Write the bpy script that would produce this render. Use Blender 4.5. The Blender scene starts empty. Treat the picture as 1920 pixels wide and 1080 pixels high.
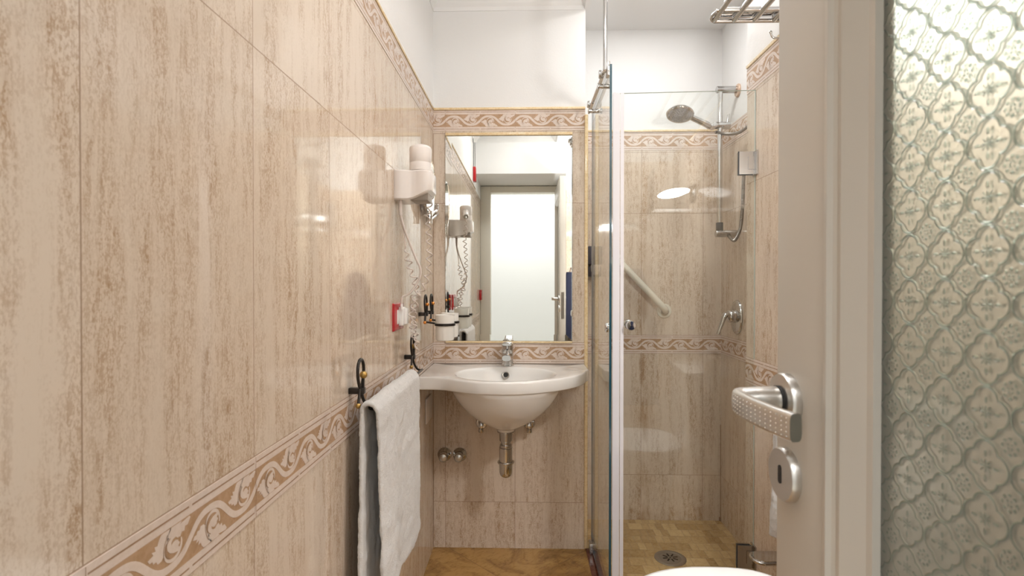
import bpy, bmesh, math, random
from mathutils import Vector, Matrix
sc = bpy.context.scene
COL = sc.collection
PI = math.pi
rnd = random.Random(7)

# ---------------------------------------------------------------- camera
F, YAW, PITCH, ROLL, CAMZ = 994.09, 0.0244079, -0.0082129, 0.00046226, 1.14379
_d = Vector((-math.sin(YAW)*math.cos(PITCH), math.cos(YAW)*math.cos(PITCH), math.sin(PITCH)))
_r = Vector((math.cos(YAW), math.sin(YAW), 0)); _u = _r.cross(_d)
_r2 = _r*math.cos(ROLL)+_u*math.sin(ROLL); _u2 = _u*math.cos(ROLL)-_r*math.sin(ROLL)
cam = bpy.data.cameras.new('camera'); cam.sensor_width = 36; cam.lens = F/1920*36; cam.clip_start = .01
camo = bpy.data.objects.new('camera', cam); COL.objects.link(camo); sc.camera = camo
M = Matrix((_r2, _u2, -_d)).transposed().to_4x4(); M.translation = Vector((0, 0, CAMZ)); camo.matrix_world = M
cam.dof.use_dof = True; cam.dof.focus_distance = 1.9; cam.dof.aperture_fstop = 10

# ---------------------------------------------------------------- world, lights, exposure
sc.view_settings.view_transform = 'Standard'; sc.view_settings.look = 'None'
sc.view_settings.gamma = 1; sc.view_settings.use_curve_mapping = False
sc.view_settings.exposure = 0.24
sc.cycles.max_bounces = 10; sc.cycles.diffuse_bounces = 6; sc.cycles.glossy_bounces = 6
sc.cycles.transmission_bounces = 8; sc.cycles.transparent_max_bounces = 24
sc.cycles.use_denoising = True; sc.cycles.sample_clamp_indirect = 6; sc.cycles.caustics_refractive = True
w = bpy.data.worlds.new('world'); sc.world = w; w.use_nodes = True
w.node_tree.nodes['Background'].inputs[0].default_value = (.9, .95, 1, 1)
w.node_tree.nodes['Background'].inputs[1].default_value = .15

def area_light(name, loc, rot, sx, sy, power, color=(1, 1, 1)):
    l = bpy.data.lights.new(name, 'AREA'); l.shape = 'RECTANGLE'; l.size = sx; l.size_y = sy; l.energy = power; l.color = color
    o = bpy.data.objects.new(name, l); COL.objects.link(o); o.location = loc; o.rotation_euler = rot
    return o
# ceiling lamp of the bathroom (above the frame) and ceiling lamp of the hall behind the door
area_light('bathroom_ceiling_light', (.0, .93, 2.415), (0, 0, 0), .24, .24, 5.0, (1, .99, .98))
area_light('hall_ceiling_light', (0, -.95, 2.55), (0, 0, 0), .9, .7, 27, (1, .985, .96))
area_light('shower_fill_light', (.58, 2.10, 2.388), (0, 0, 0), .22, .22, 4.0, (1, .99, .98))  # added fill to brighten the shower, not a known lamp
LAMP_POWER = 16

# ---------------------------------------------------------------- node helpers
class S:
    """a shader socket with arithmetic"""
    def __init__(s, nt, sock): s.nt, s.k = nt, sock
    def _m(s, op, *a):
        n = s.nt.nodes.new('ShaderNodeMath'); n.operation = op
        for i, v in enumerate((s,)+a):
            if isinstance(v, S): s.nt.links.new(v.k, n.inputs[i])
            else: n.inputs[i].default_value = v
        return S(s.nt, n.outputs[0])
    def __add__(s, o): return s._m('ADD', o)
    __radd__ = __add__
    def __sub__(s, o): return s._m('SUBTRACT', o)
    def __rsub__(s, o): return (s*-1)+o
    def __mul__(s, o): return s._m('MULTIPLY', o)
    __rmul__ = __mul__
    def __truediv__(s, o): return s._m('DIVIDE', o)
    def lt(s, o): return s._m('LESS_THAN', o)
    def gt(s, o): return s._m('GREATER_THAN', o)
    def mn(s, o): return s._m('MINIMUM', o)
    def mx(s, o): return s._m('MAXIMUM', o)
    def abs(s): return s._m('ABSOLUTE')
    def fl(s): return s._m('FLOOR')
    def fr(s): return s._m('FRACT')
    def sq(s): return s._m('SQRT')
    def pw(s, o): return s._m('POWER', o)
    def sst(s, a, b):   # smooth 0..1 between a and b
        n = s.nt.nodes.new('ShaderNodeMapRange'); n.interpolation_type = 'SMOOTHSTEP'
        s.nt.links.new(s.k, n.inputs[0]); n.inputs[1].default_value = a; n.inputs[2].default_value = b
        return S(s.nt, n.outputs[0])

class Mat:
    def __init__(s, name):
        s.m = bpy.data.materials.new(name); s.m.use_nodes = True; s.nt = s.m.node_tree
        s.nt.nodes.clear(); s.out = s.nt.nodes.new('ShaderNodeOutputMaterial')
    def new(s, t, **kw):
        n = s.nt.nodes.new(t)
        for k, v in kw.items(): setattr(n, k, v)
        return n
    def link(s, a, b): s.nt.links.new(a.k if isinstance(a, S) else a, b)
    def set(s, sock, v):
        if isinstance(v, S): s.nt.links.new(v.k, sock)
        elif hasattr(v, 'is_output'): s.nt.links.new(v, sock)
        else: sock.default_value = v
    def xyz(s, kind='Object'):
        t = s.new('ShaderNodeTexCoord'); sp = s.new('ShaderNodeSeparateXYZ'); s.nt.links.new(t.outputs[kind], sp.inputs[0])
        return [S(s.nt, sp.outputs[i]) for i in range(3)]
    def vec(s, a, b, c=0.0):
        n = s.new('ShaderNodeCombineXYZ')
        for i, v in enumerate((a, b, c)): s.set(n.inputs[i], v)
        return S(s.nt, n.outputs[0])
    def noise(s, v, scale, detail=3, rough=.55, dist=0.0):
        n = s.new('ShaderNodeTexNoise'); n.noise_dimensions = '3D'
        if v is not None: s.set(n.inputs['Vector'], v)
        n.inputs['Scale'].default_value = scale; n.inputs['Detail'].default_value = detail
        n.inputs['Roughness'].default_value = rough; n.inputs['Distortion'].default_value = dist
        return S(s.nt, n.outputs['Fac'])
    def white(s, v):
        n = s.new('ShaderNodeTexWhiteNoise'); n.noise_dimensions = '3D'; s.set(n.inputs['Vector'], v)
        return S(s.nt, n.outputs['Value'])
    def mix(s, f, a, b):
        n = s.new('ShaderNodeMix', data_type='RGBA'); s.set(n.inputs[0], f)
        for i, c in ((6, a), (7, b)):
            if isinstance(c, (tuple, list)): n.inputs[i].default_value = (*c[:3], 1)
            else: s.set(n.inputs[i], c)
        return S(s.nt, n.outputs[2])
    def bsdf(s, color, rough=.4, metal=0.0, spec=.5, bump=None, bdist=.001, bstr=1.0, **kw):
        b = s.new('ShaderNodeBsdfPrincipled')
        if isinstance(color, (tuple, list)): b.inputs['Base Color'].default_value = (*color[:3], 1)
        else: s.set(b.inputs['Base Color'], color)
        s.set(b.inputs['Roughness'], rough); b.inputs['Metallic'].default_value = metal
        b.inputs['Specular IOR Level'].default_value = spec
        for k, v in kw.items(): s.set(b.inputs[k], v)
        if bump is not None:
            n = s.new('ShaderNodeBump'); n.inputs['Distance'].default_value = bdist; n.inputs['Strength'].default_value = bstr
            s.link(bump, n.inputs['Height']); s.nt.links.new(n.outputs[0], b.inputs['Normal'])
        s.nt.links.new(b.outputs[0], s.out.inputs[0]); return b

def simple(name, color, rough=.4, metal=0.0, spec=.5, **kw):
    m = Mat(name); m.bsdf(color, rough, metal, spec, **kw); return m.m

TILE = .3013
def travertine(name, light=(.682, .592, .497), dark=(.38, .255, .155), shade_and_stain=False, seed=0.0, warm=0.0):
    m = Mat(name)
    u, v, _ = m.xyz('UV')
    iu = (u/TILE).fl()
    row = v.gt(.20)+v.gt(.84)+v.gt(1.49)
    rn = m.white(m.vec(iu, row, seed)); rn2 = m.white(m.vec(iu, row, seed+3.7))
    uu = u+rn*7.0; vv = v+rn2*9.0
    warp = m.noise(m.vec(uu*1.0, vv*.45, 0), 13, 3)
    uw = uu+(warp-.5)*.020
    band = m.noise(m.vec(uw, vv*.06, 0), 30, 4, .62)
    vein = m.noise(m.vec(uw, vv*.16, 2.0), 85, 5, .62, .3)
    blot = m.noise(m.vec(uw, vv*.40, 5.0), 105, 5, .72, .4)
    grit = m.noise(m.vec(uu, vv*.55, 7.0), 380, 3, .7)
    fine = m.noise(m.vec(uw, vv*.035, 9.0), 320, 3, .6)
    patch = m.noise(m.vec(uu, vv*.4, 1.0), 5, 3, .55)
    dens = (band.sst(.40, .58)*.8+patch.sst(.40, .62)*.45-.1).mx(0.0)
    grain = (blot*.55+grit*.45).sst(.45, .57)
    f1 = vein.sst(.50, .64)
    fac = (grain*(dens*.40+.11)+f1*(dens*.20+.04)+dens*.05+(fine-.5)*.50+(grit-.5)*.32+(patch-.5)*.25+(band-.5)*.35+(rn-.5)*.10+.01).mx(0.0).mn(1.0)
    if shade_and_stain:
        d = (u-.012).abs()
        seal_shadow = (1.0-d.sst(.0, .05))*m.noise(m.vec(u*2.0, v*.5, 3), 9, 4, .6).sst(.36, .62)*(1.0-v.sst(1.2, 1.9))  # shadow of the seal strip, painted as a dark streak along the joint
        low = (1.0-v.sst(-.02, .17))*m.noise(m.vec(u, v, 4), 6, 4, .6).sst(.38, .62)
        fac = (fac+seal_shadow*.55+low*.35).mn(1.0)
    light2 = m.mix(rn*.6, light, tuple(c*k for c, k in zip(light, (.97, .955, .935))))
    col = m.mix(fac, light2, dark)
    ju = (((u/TILE+.5).fr()-.5).abs()*TILE).lt(.0009)
    j = ju
    for h in (.20, .80, .89, 1.49, 1.79): j = j.mx((v-h).abs().lt(.0009))
    col = m.mix(j*.85, col, (.26, .165, .10))
    rough = j*.5+.055+(fac*.04)
    b = m.bsdf(col, rough, 0, .5, bump=(m.noise(m.vec(u, v*.4, 0), 9, 2)*.5-j*.6), bdist=.0006, bstr=.5)
    return m.m

MT = {}
MT['tile'] = travertine('travertine_tile')
MT['tile_shower'] = travertine('travertine_tile_shower', shade_and_stain=True, seed=11.0)
def _paint():
    m = Mat('white_wall_paint'); x = m.xyz('Object')
    n = m.noise(m.vec(*x), 3, 3); f = m.noise(m.vec(*x), 160, 2)
    m.bsdf(m.mix(n, (.765, .765, .76), (.74, .74, .735)), .55, bump=f, bdist=.0004); return m.m
MT['paint'] = _paint()
MT['ceiling'] = simple('ceiling_paint', (.79, .79, .785), .6)
MT['cream'] = None
def _border(name, c1, c2):
    m = Mat(name); x = m.xyz('Object'); n = m.noise(m.vec(*x), 90, 4, .65)
    m.bsdf(m.mix(n.sst(.35, .7), c1, c2), .10); return m.m
MT['cream'] = _border('border_cream', (.71, .61, .545), (.66, .555, .48))
MT['brown'] = _border('border_brown', (.46, .305, .195), (.39, .245, .14))
MT['border_line'] = _border('border_line', (.36, .235, .155), (.30, .19, .12))
MT['onyx'] = _border('yellow_marble', (.80, .655, .42), (.70, .52, .28))
def _floor():
    m = Mat('brown_marble_floor'); x, y, z = m.xyz('Object')
    a = (x+y)*.7071; b = (x-y)*.7071+.045
    T = .46
    rn = m.white(m.vec((a/T).fl(), (b/T).fl(), 0))
    n = m.noise(m.vec(a+rn*5, b, rn), 7, 6, .62, 1.6); s = m.noise(m.vec(a*.5+rn*3, b*1.6, 1), 60, 5, .7, .8)
    f = (n.sst(.38, .66)*.75+s.sst(.5, .66)*.45+(rn-.5)*.25).mx(0.0).mn(1.0)
    col = m.mix(f, (.42, .24, .075), (.20, .10, .026))
    j = ((((a/T+.5).fr()-.5).abs()).mn(((b/T+.5).fr()-.5).abs())*T).lt(.0011)
    m.bsdf(m.mix(j*.7, col, (.16, .09, .04)), .13, bump=s, bdist=.0002); return m.m
MT['floor'] = _floor()
def _mosaic():
    m = Mat('shower_mosaic'); x, y, z = m.xyz('Object')
    A, B = .0328, .0648
    r = (y/B).fl(); sh = m.white(m.vec(r, 1, 5))
    ux = x/A+sh*2.0; ix = ux.fl()
    pair = (ix/2.0).fl(); big = m.white(m.vec(pair, r, 2)).gt(.55)
    idx = big*pair*2.0+(1.0-big)*ix
    rn = m.white(m.vec(idx, r, big)); rn2 = m.white(m.vec(idx, r, big+7.0))
    n = m.noise(m.vec(x+rn*3, y+rn2*2, rn), 45, 5, .7, .8)
    f = (rn*.75+n.sst(.35, .75)*.5-.1).mx(0.0).mn(1.0)
    col = m.mix(f, (.57, .405, .205), (.33, .20, .08))
    du = (ux.fr()-.5).abs(); gx = du.gt(.467)
    odd = ((ix/2.0).fr()).gt(.25)
    left = ux.fr().lt(.5)
    inner = (odd*left+(1.0-odd)*(1.0-left)).gt(.5)
    gx = gx*(1.0-big*inner)
    gy = ((y/B).fr()-.5).abs().gt(.484)
    g = gx.mx(gy)
    m.bsdf(m.mix(g*.8, col, (.26, .16, .075)), g*.4+.2, bump=g*-1.0, bdist=.0008); return m.m
MT['mosaic'] = _mosaic()
MT['threshold'] = _border('dark_red_marble', (.16, .055, .035), (.09, .03, .02))
MT['ceramic'] = simple('white_ceramic', (.75, .735, .71), .07, 0, .6, **{'Coat Weight': .3})
MT['toilet'] = simple('white_toilet_plastic', (.78, .78, .775), .15)
MT['chrome'] = simple('chrome', (.60, .595, .59), .06, 1.0)
MT['chrome_dull'] = simple('brushed_chrome', (.50, .49, .48), .20, 1.0)
MT['alu'] = simple('satin_aluminium', (.66, .645, .62), .30, 1.0)
MT['steel'] = simple('dull_steel', (.42, .40, .37), .32, 1.0)
MT['black'] = simple('black_hole', (.01, .01, .01), .6)
MT['rubber'] = simple('dark_rubber', (.05, .05, .05), .5)
MT['iron'] = simple('black_iron', (.022, .017, .014), .33, .3)
MT['brass'] = simple('aged_brass', (.46, .30, .10), .28, 1.0)
MT['copper'] = simple('copper', (.62, .25, .06), .22, 1.0)
MT['plastic'] = simple('white_plastic', (.76, .715, .69), .22)
MT['plastic_grey'] = simple('grey_plastic', (.28, .25, .22), .4)
MT['cord'] = simple('pale_cord', (.62, .55, .51), .35)
MT['white'] = simple('clean_white_plastic', (.85, .85, .84), .2)
MT['red'] = simple('red_plastic', (.42, .012, .016), .18)
MT['cup'] = simple('white_cup', (.80, .78, .74), .16)
MT['grab'] = simple('cream_enamel', (.74, .705, .61), .22)
MT['door'] = simple('cream_door_paint', (.565, .535, .485), .38)
MT['casing'] = simple('cream_casing_paint', (.84, .82, .74), .4)
MT['dark'] = simple('charcoal_plastic', (.06, .055, .07), .3)
MT['navy'] = simple('navy_cloth', (.012, .016, .045), .8)
MT['lampmetal'] = MT['chrome']
def _mirror():
    m = Mat('mirror_silver'); m.bsdf((.90, .92, .895), .0, 1.0); return m.m
MT['mirror'] = _mirror()
def _glass():
    m = Mat('clear_glass')
    g = m.new('ShaderNodeNewGeometry')
    dt = m.new('ShaderNodeVectorMath', operation='DOT_PRODUCT')
    m.nt.links.new(g.outputs['Normal'], dt.inputs[0]); m.nt.links.new(g.outputs['Incoming'], dt.inputs[1])
    c = S(m.nt, dt.outputs['Value']).abs()
    fr = (1.0-c).mx(0.0).pw(5.0)*.96+.04
    t = m.new('ShaderNodeBsdfTransparent'); t.inputs[0].default_value = (.972, .985, .975, 1)
    gl = m.new('ShaderNodeBsdfGlossy'); gl.inputs['Roughness'].default_value = 0.0; gl.inputs[0].default_value = (1, 1, 1, 1)
    mx = m.new('ShaderNodeMixShader'); m.set(mx.inputs[0], fr)
    m.nt.links.new(t.outputs[0], mx.inputs[1]); m.nt.links.new(gl.outputs[0], mx.inputs[2])
    m.nt.links.new(mx.outputs[0], m.out.inputs[0]); return m.m
MT['glass'] = _glass()
MT['glass_edge'] = simple('teal_glass_edge', (.015, .06, .085), .08, 0, .8)
MT['seal'] = simple('milky_seal', (.62, .61, .64), .25)
def _towel():
    m = Mat('white_terry'); x = m.xyz('Object'); n = m.noise(m.vec(*x), 420, 3, .7); n2 = m.noise(m.vec(*x), 60, 3)
    m.bsdf(m.mix(n2, (.80, .79, .78), (.745, .735, .72)), .9, 0, .1, bump=n, bdist=.004, bstr=.9, **{'Sheen Weight': .3}); return m.m
MT['towel'] = _towel()
def _pattern_glass():
    m = Mat('patterned_glass')
    _, y, z = m.xyz('Object')
    C = .0328
    a = ((y-.4046)/C+.5); b = ((z-1.131)/C+.5)
    p = a.fr()-.5; q = b.fr()-.5
    def dist(px, py): return (px*px+py*py).sq()
    ap, aq = p.abs(), q.abs()
    # four lobes
    d = (dist(ap-.215, q)-.262).mn(dist(p, aq-.215)-.262)
    ring = 1.0-d.abs().sst(.002, .033)
    # petals of the inner cross
    def ell(px, py, sx, sy): return 1.0-(dist(px/sx, py/sy)).sst(.55, 1.05)
    cross = ell(ap-.235, q, .075, .036).mx(ell(p, aq-.235, .036, .075))
    star = ell(ap-.06, q, .075, .026).mx(ell(p, aq-.06, .026, .075)).mx(ell((ap-.07)*.7071+(aq-.07)*.7071, (ap-aq)*.7071, .06, .02))
    # ring of dots round the corner of the cell
    cx = .5-ap; cy = .5-aq
    dots = ell(cx-.15, cy, .033, .045).mx(ell(cx, cy-.15, .045, .033)).mx(ell(cx-.10, cy-.10, .038, .038)).mx(ell(cx-.035, cy-.035, .022, .022))
    h = ring.mx(cross*.95).mx(star*.8).mx(dots)
    wav = m.noise(m.vec(y, z, 0), 60, 2)
    bn = m.new('ShaderNodeBump'); bn.inputs['Distance'].default_value = .0008; bn.inputs['Strength'].default_value = .9
    m.link(h*-1.0+wav*.35, bn.inputs['Height'])
    b = m.new('ShaderNodeBsdfPrincipled')
    m.set(b.inputs['Base Color'], m.mix(h*.75, (.545, .575, .525), (.16, .31, .25)))
    b.inputs['Roughness'].default_value = .28; b.inputs['IOR'].default_value = 1.48
    b.inputs['Transmission Weight'].default_value = .80; b.inputs['Specular IOR Level'].default_value = .8
    b.inputs['Coat Weight'].default_value = .6; b.inputs['Coat Roughness'].default_value = .03
    m.nt.links.new(bn.outputs[0], b.inputs['Normal']); m.nt.links.new(bn.outputs[0], b.inputs['Coat Normal'])
    m.nt.links.new(b.outputs[0], m.out.inputs[0]); return m.m
MT['pattern_glass'] = _pattern_glass()
def emit(name, color, strength):
    m = Mat(name); e = m.new('ShaderNodeEmission'); e.inputs[0].default_value = (*color, 1); e.inputs[1].default_value = strength
    m.nt.links.new(e.outputs[0], m.out.inputs[0]); return m.m

# ---------------------------------------------------------------- mesh helpers
def V(*a): return Vector(a)
def frame_of(d, up=None):
    d = d.normalized(); up = up or (V(0, 0, 1) if abs(d.z) < .95 else V(1, 0, 0))
    s = d.cross(up).normalized(); return s, s.cross(d).normalized()

class MB:
    def __init__(s): s.bm = bmesh.new(); s.mi = 0
    def _face(s, vs, smooth=False):
        try: f = s.bm.faces.new(vs)
        except ValueError: return None
        f.material_index = s.mi; f.smooth = smooth; return f
    def box(s, lo, hi, bevel=0.0, seg=2, rot=None, piv=None):
        r = bmesh.ops.create_cube(s.bm, size=1)['verts']
        lo, hi = Vector(lo), Vector(hi); c = (lo+hi)/2; e = hi-lo
        for v in r: v.co = Vector((v.co.x*e.x, v.co.y*e.y, v.co.z*e.z))+c
        faces = set(f for v in r for f in v.link_faces)
        for f in faces: f.material_index = s.mi
        if bevel:
            ed = set(e2 for v in r for e2 in v.link_edges)
            res = bmesh.ops.bevel(s.bm, geom=list(ed), offset=bevel, segments=seg, affect='EDGES', profile=.5)
            vs = set(v for f in res['faces'] for v in f.verts)
            for f in res['faces']: f.material_index = s.mi; f.smooth = True
            allv = set(); stack = list(vs)
            while stack:
                v = stack.pop()
                if v in allv: continue
                allv.add(v); stack += [e2.other_vert(v) for e2 in v.link_edges]
            r = list(allv)
            for v in r:
                for f in v.link_faces: f.smooth = True; f.material_index = s.mi
        if rot is not None:
            p = Vector(piv) if piv is not None else c
            for v in r: v.co = rot @ (v.co-p)+p
        return s
    def loft(s, rings, closed=True, cap0=True, cap1=True, smooth=True):
        L = [[s.bm.verts.new(p) for p in r] for r in rings]
        n = len(L[0]); m = n if closed else n-1
        for a, b in zip(L, L[1:]):
            for i in range(m):
                j = (i+1) % n; s._face([a[i], a[j], b[j], b[i]], smooth)
        if cap0: s._face(L[0][::-1])
        if cap1: s._face(L[-1])
        return s
    def tube(s, pts, r, n=12, caps=True, smooth_path=0):
        pts = [Vector(p) for p in pts]
        if smooth_path: pts = spline(pts, smooth_path)
        rs = r if isinstance(r, (list, tuple)) else [r]*len(pts)
        if len(rs) != len(pts): rs = [rs[0]+(rs[-1]-rs[0])*i/(len(pts)-1) for i in range(len(pts))]
        rings = []; up = None
        for i, p in enumerate(pts):
            d = (pts[min(i+1, len(pts)-1)]-pts[max(i-1, 0)])
            if d.length < 1e-9: d = V(0, 0, 1)
            d.normalize()
            if up is None: a, b = frame_of(d)
            else:
                b = (up-d*up.dot(d)).normalized(); a = d.cross(b)
            up = b
            rings.append([p+(a*math.cos(2*PI*k/n)+b*math.sin(2*PI*k/n))*rs[i] for k in range(n)])
        return s.loft(rings, True, caps, caps)
    def lathe(s, prof, origin, axis, n=32, cap0=True, cap1=True, sx=1.0, sy=1.0, up=None):
        """prof: list of (radius, distance along axis)"""
        o = Vector(origin); d = Vector(axis).normalized(); a, b = frame_of(d, up)
        rings = [[o+d*h+(a*math.cos(2*PI*k/n)*sx+b*math.sin(2*PI*k/n)*sy)*max(r, 1e-5) for k in range(n)] for r, h in prof]
        return s.loft(rings, True, cap0, cap1)
    def cyl(s, p0, p1, r, n=24, bevel=0.0):
        p0, p1 = Vector(p0), Vector(p1); L = (p1-p0).length
        pr = [(r, 0), (r, L)] if not bevel else [(r-bevel, 0), (r-bevel*.3, bevel*.3), (r, bevel), (r, L-bevel), (r-bevel*.3, L-bevel*.3), (r-bevel, L)]
        return s.lathe(pr, p0, p1-p0, n)
    def ball(s, c, r, n=16, sc=(1, 1, 1)):
        res = bmesh.ops.create_uvsphere(s.bm, u_segments=n, v_segments=max(8, n//2), radius=r)
        for v in res['verts']:
            v.co = V(v.co.x*sc[0], v.co.y*sc[1], v.co.z*sc[2])+Vector(c)
            for f in v.link_faces: f.smooth = True; f.material_index = s.mi
        return s
    def prism(s, poly, h, fn):
        """poly (a,b) extruded from 0 to h; fn(a,b,c)->point"""
        A = [s.bm.verts.new(fn(a, b, 0)) for a, b in poly]; B = [s.bm.verts.new(fn(a, b, h)) for a, b in poly]
        s._face(A[::-1]); s._face(B); n = len(poly)
        for i in range(n): s._face([A[i], A[(i+1) % n], B[(i+1) % n], B[i]])
        return s
    def quad(s, *p, uv=None):
        f = s._face([s.bm.verts.new(Vector(q)) for q in p]); return f
    def build(s, name, mats, parent=None, sharp=40, recalc=True):
        if recalc: bmesh.ops.recalc_face_normals(s.bm, faces=s.bm.faces[:])
        me = bpy.data.meshes.new(name)
        if parent is not None:
            off = Vector(parent.location); pp = parent.parent
            while pp is not None: off += Vector(pp.location); pp = pp.parent
            bmesh.ops.translate(s.bm, verts=s.bm.verts[:], vec=-off)
        s.bm.to_mesh(me); s.bm.free()
        for m in (mats if isinstance(mats, (list, tuple)) else [mats]): me.materials.append(m)
        try: me.set_sharp_from_angle(angle=math.radians(sharp))
        except Exception: pass
        o = bpy.data.objects.new(name, me); COL.objects.link(o)
        if parent is not None: o.parent = parent
        return o

def spline(P, k):
    out = []
    n = len(P)
    for i in range(n-1):
        p0, p1, p2, p3 = P[max(i-1, 0)], P[i], P[i+1], P[min(i+2, n-1)]
        for j in range(k):
            t = j/k
            out.append(.5*((2*p1)+(p2-p0)*t+(2*p0-5*p1+4*p2-p3)*t*t+(3*p1-p0-3*p2+p3)*t**3))
    out.append(P[-1]); return out

def thing(name, label, cat, loc, group=None):
    o = bpy.data.objects.new(name, None); COL.objects.link(o); o.location = loc; o.empty_display_size = .05
    return tag(o, label, cat, group)
def tag(o, label, cat, group=None):
    o['label'] = label; o['category'] = cat
    if group: o['group'] = group
    return o
def struct(o): o['kind'] = 'structure'; return o
def copy_tree(o, parent=None):
    c = o.copy(); COL.objects.link(c)
    if parent is not None: c.parent = parent
    for ch in list(o.children): copy_tree(ch, c)
    return c
def tilted(o):
    return o

# ---------------------------------------------------------------- room numbers (metres)
XL, XB, XR, XS = -.3965, .258, .773, .965          # left wall, end of the basin wall, right wall, shower's right wall
YB, YS, YP, YF = 2.283, 2.63, 1.87, .34            # basin wall, shower's back wall, corner of right wall, front wall
ZC, ZS = 2.42, -.025                               # ceiling, shower floor
def px(x, y, Y):                                   # the point at depth Y seen at a place of the picture (used for measuring)
    d = _d+_r2*((x-960)/F)-_u2*((y-540)/F)
    return Vector((0, 0, CAMZ))+d*(Y/d.y)
def pxX(x, y, X):
    d = _d+_r2*((x-960)/F)-_u2*((y-540)/F)
    return Vector((0, 0, CAMZ))+d*(X/d.x)

# ---------------------------------------------------------------- setting: walls
def wall(name, lo, hi, faces, uoff=0.0, tile='tile', top=1.89, flip=False):
    """box wall; its tiled side up to `top`, paint above; UVs in metres: u along the wall, v = height"""
    mb = MB(); lo, hi = Vector(lo), Vector(hi)
    uvl = mb.bm.loops.layers.uv.new('UVMap')
    zs = [lo.z]+([top] if lo.z < top < hi.z else [])+[hi.z]
    for z0, z1 in zip(zs, zs[1:]):
        mb.mi = 0 if z1 <= top+1e-6 else 1
        for a, b in (((lo.x, lo.y), (hi.x, lo.y)), ((hi.x, lo.y), (hi.x, hi.y)), ((hi.x, hi.y), (lo.x, hi.y)), ((lo.x, hi.y), (lo.x, lo.y))):
            f = mb.quad((*a, z0), (*b, z0), (*b, z1), (*a, z1))
            alongx = abs(a[0]-b[0]) > 1e-6
            for l in f.loops:
                c = l.vert.co; l[uvl].uv = ((c.x if alongx else c.y)-uoff, c.z)
    mb.mi = 1
    for z in (lo.z, hi.z): mb.quad((lo.x, lo.y, z), (hi.x, lo.y, z), (hi.x, hi.y, z), (lo.x, hi.y, z))
    bmesh.ops.remove_doubles(mb.bm, verts=mb.bm.verts[:], dist=1e-6)
    return struct(mb.build(name, [MT[tile], MT['paint']]))
YJ = .7655                                          # a tile joint on the left wall
wall('wall_left', (XL-.10, -.20, -.05), (XL, YS+.1, 2.55), None, YJ)
wall('wall_back', (XL, YB, -.05), (XB, YS+.1, 2.55), None, XL+.053)
wall('wall_shower_back', (XB, YS, -.08), (XS+.1, YS+.1, 2.55), None, .574, 'tile_shower')
wall('wall_shower_right', (XS, YP, -.08), (XS+.1, YS, 2.55), None, 2.42, 'tile')
wall('wall_right', (XR, YF, -.05), (XS+.1, YP, 2.55), None, 1.803)
wall('wall_front', (.40, -.20, -.05), (XS+.1, YF, 2.55), None, .45)
# lintel block over the door niche, wall round the door frame
mb = MB(); mb.box((XL, -.20, 2.017), (.40, YF, 2.55)); struct(mb.build('wall_lintel', MT['paint']))
mb = MB(); mb.box((-1.4, -.30, -.05), (-.335, -.20, 2.6)); struct(mb.build('wall_door_left', MT['paint']))
mb = MB(); mb.box((.335, -.30, -.05), (1.4, -.20, 2.6)); struct(mb.build('wall_door_right', MT['paint']))
mb = MB(); mb.box((-.335, -.30, 1.985), (.335, -.20, 2.6)); struct(mb.build('wall_door_top', MT['paint']))
# ceiling, floors
mb = MB(); mb.box((XL-.1, -.2, ZC), (XB+.014, YB+.02, ZC+.05)); struct(mb.build('ceiling', MT['ceiling']))
mb = MB(); mb.box((XB+.014, -.2, 2.391), (XS+.1, YS+.1, ZC+.05)); struct(mb.build('ceiling_shower', MT['ceiling']))
mb = MB(); mb.box((XL-.1, -.3, -.05), (XS+.1, 1.78, 0)); mb.box((XL-.1, 1.78, -.05), (.262, YB+.01, 0)); struct(mb.build('floor', MT['floor']))
mb = MB(); mb.box((.262, 1.84, -.06), (XS+.05, YS+.02, ZS)); struct(mb.build('floor_shower', MT['mosaic']))
# stone threshold of the shower
mb = MB(); mb.box((.262, 1.78, -.05), (.318, YB, .004)); mb.box((.318, 1.78, -.05), (XR, 1.84, .004)); struct(mb.build('trim_1', MT['threshold']))
# cornice round the ceiling
prof = [(0, 2.314), (.004, 2.314), (.006, 2.330), (.016, 2.338), (.020, 2.345), (.022, 2.352), (.040, 2.375), (.048, 2.405), (.050, 2.42), (0, 2.42)]
mb = MB()
path = [(XL, YF, 1, 0), (XL, YB, 1, -1), (XB, YB, -1, -1), (XB, YF, -1, 0)]
mb.loft([[V(x+dx*a, y+dy*a, z) for a, z in prof] for x, y, dx, dy in path])
struct(mb.build('trim_2', MT['ceiling'], sharp=25))
mb = MB(); mb.box((XB, YF, 2.314), (XB+.014, YB, 2.45)); struct(mb.build('trim_3', MT['ceiling']))

# ---- hall beyond the door
mb = MB(); mb.box((-1.5, -1.75, -.05), (1.5, -1.65, 2.7)); struct(mb.build('wall_hall_back', MT['paint']))
mb = MB(); mb.box((-1.5, -1.65, -.05), (-1.4, -.2, 2.7)); struct(mb.build('wall_hall_left', MT['paint']))
mb = MB(); mb.box((1.4, -1.65, -.05), (1.5, -.2, 2.7)); struct(mb.build('wall_hall_right', MT['paint']))
mb = MB(); mb.box((-1.5, -1.75, 2.6), (1.5, -.2, 2.7)); struct(mb.build('ceiling_hall', MT['ceiling']))
mb = MB(); mb.box((-1.5, -1.75, -.05), (1.5, -.3, 0)); struct(mb.build('floor_hall', MT['casing']))
# door casing
mb = MB()
for s in (-1, 1):
    mb.box((s*.307 if s > 0 else -.3965, -.20, 0), (.3965 if s > 0 else -.307, -.178, 2.012), .004)
    mb.box((min(s*.307, s*.345), -.30, 0), (max(s*.307, s*.345), -.19, 1.985), .002)
mb.box((-.307, -.20, 1.957), (.307, -.178, 2.012), .004); mb.box((-.335, -.30, 1.957), (.335, -.19, 1.99), .002)
struct(mb.build('trim_4', MT['casing']))

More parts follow.
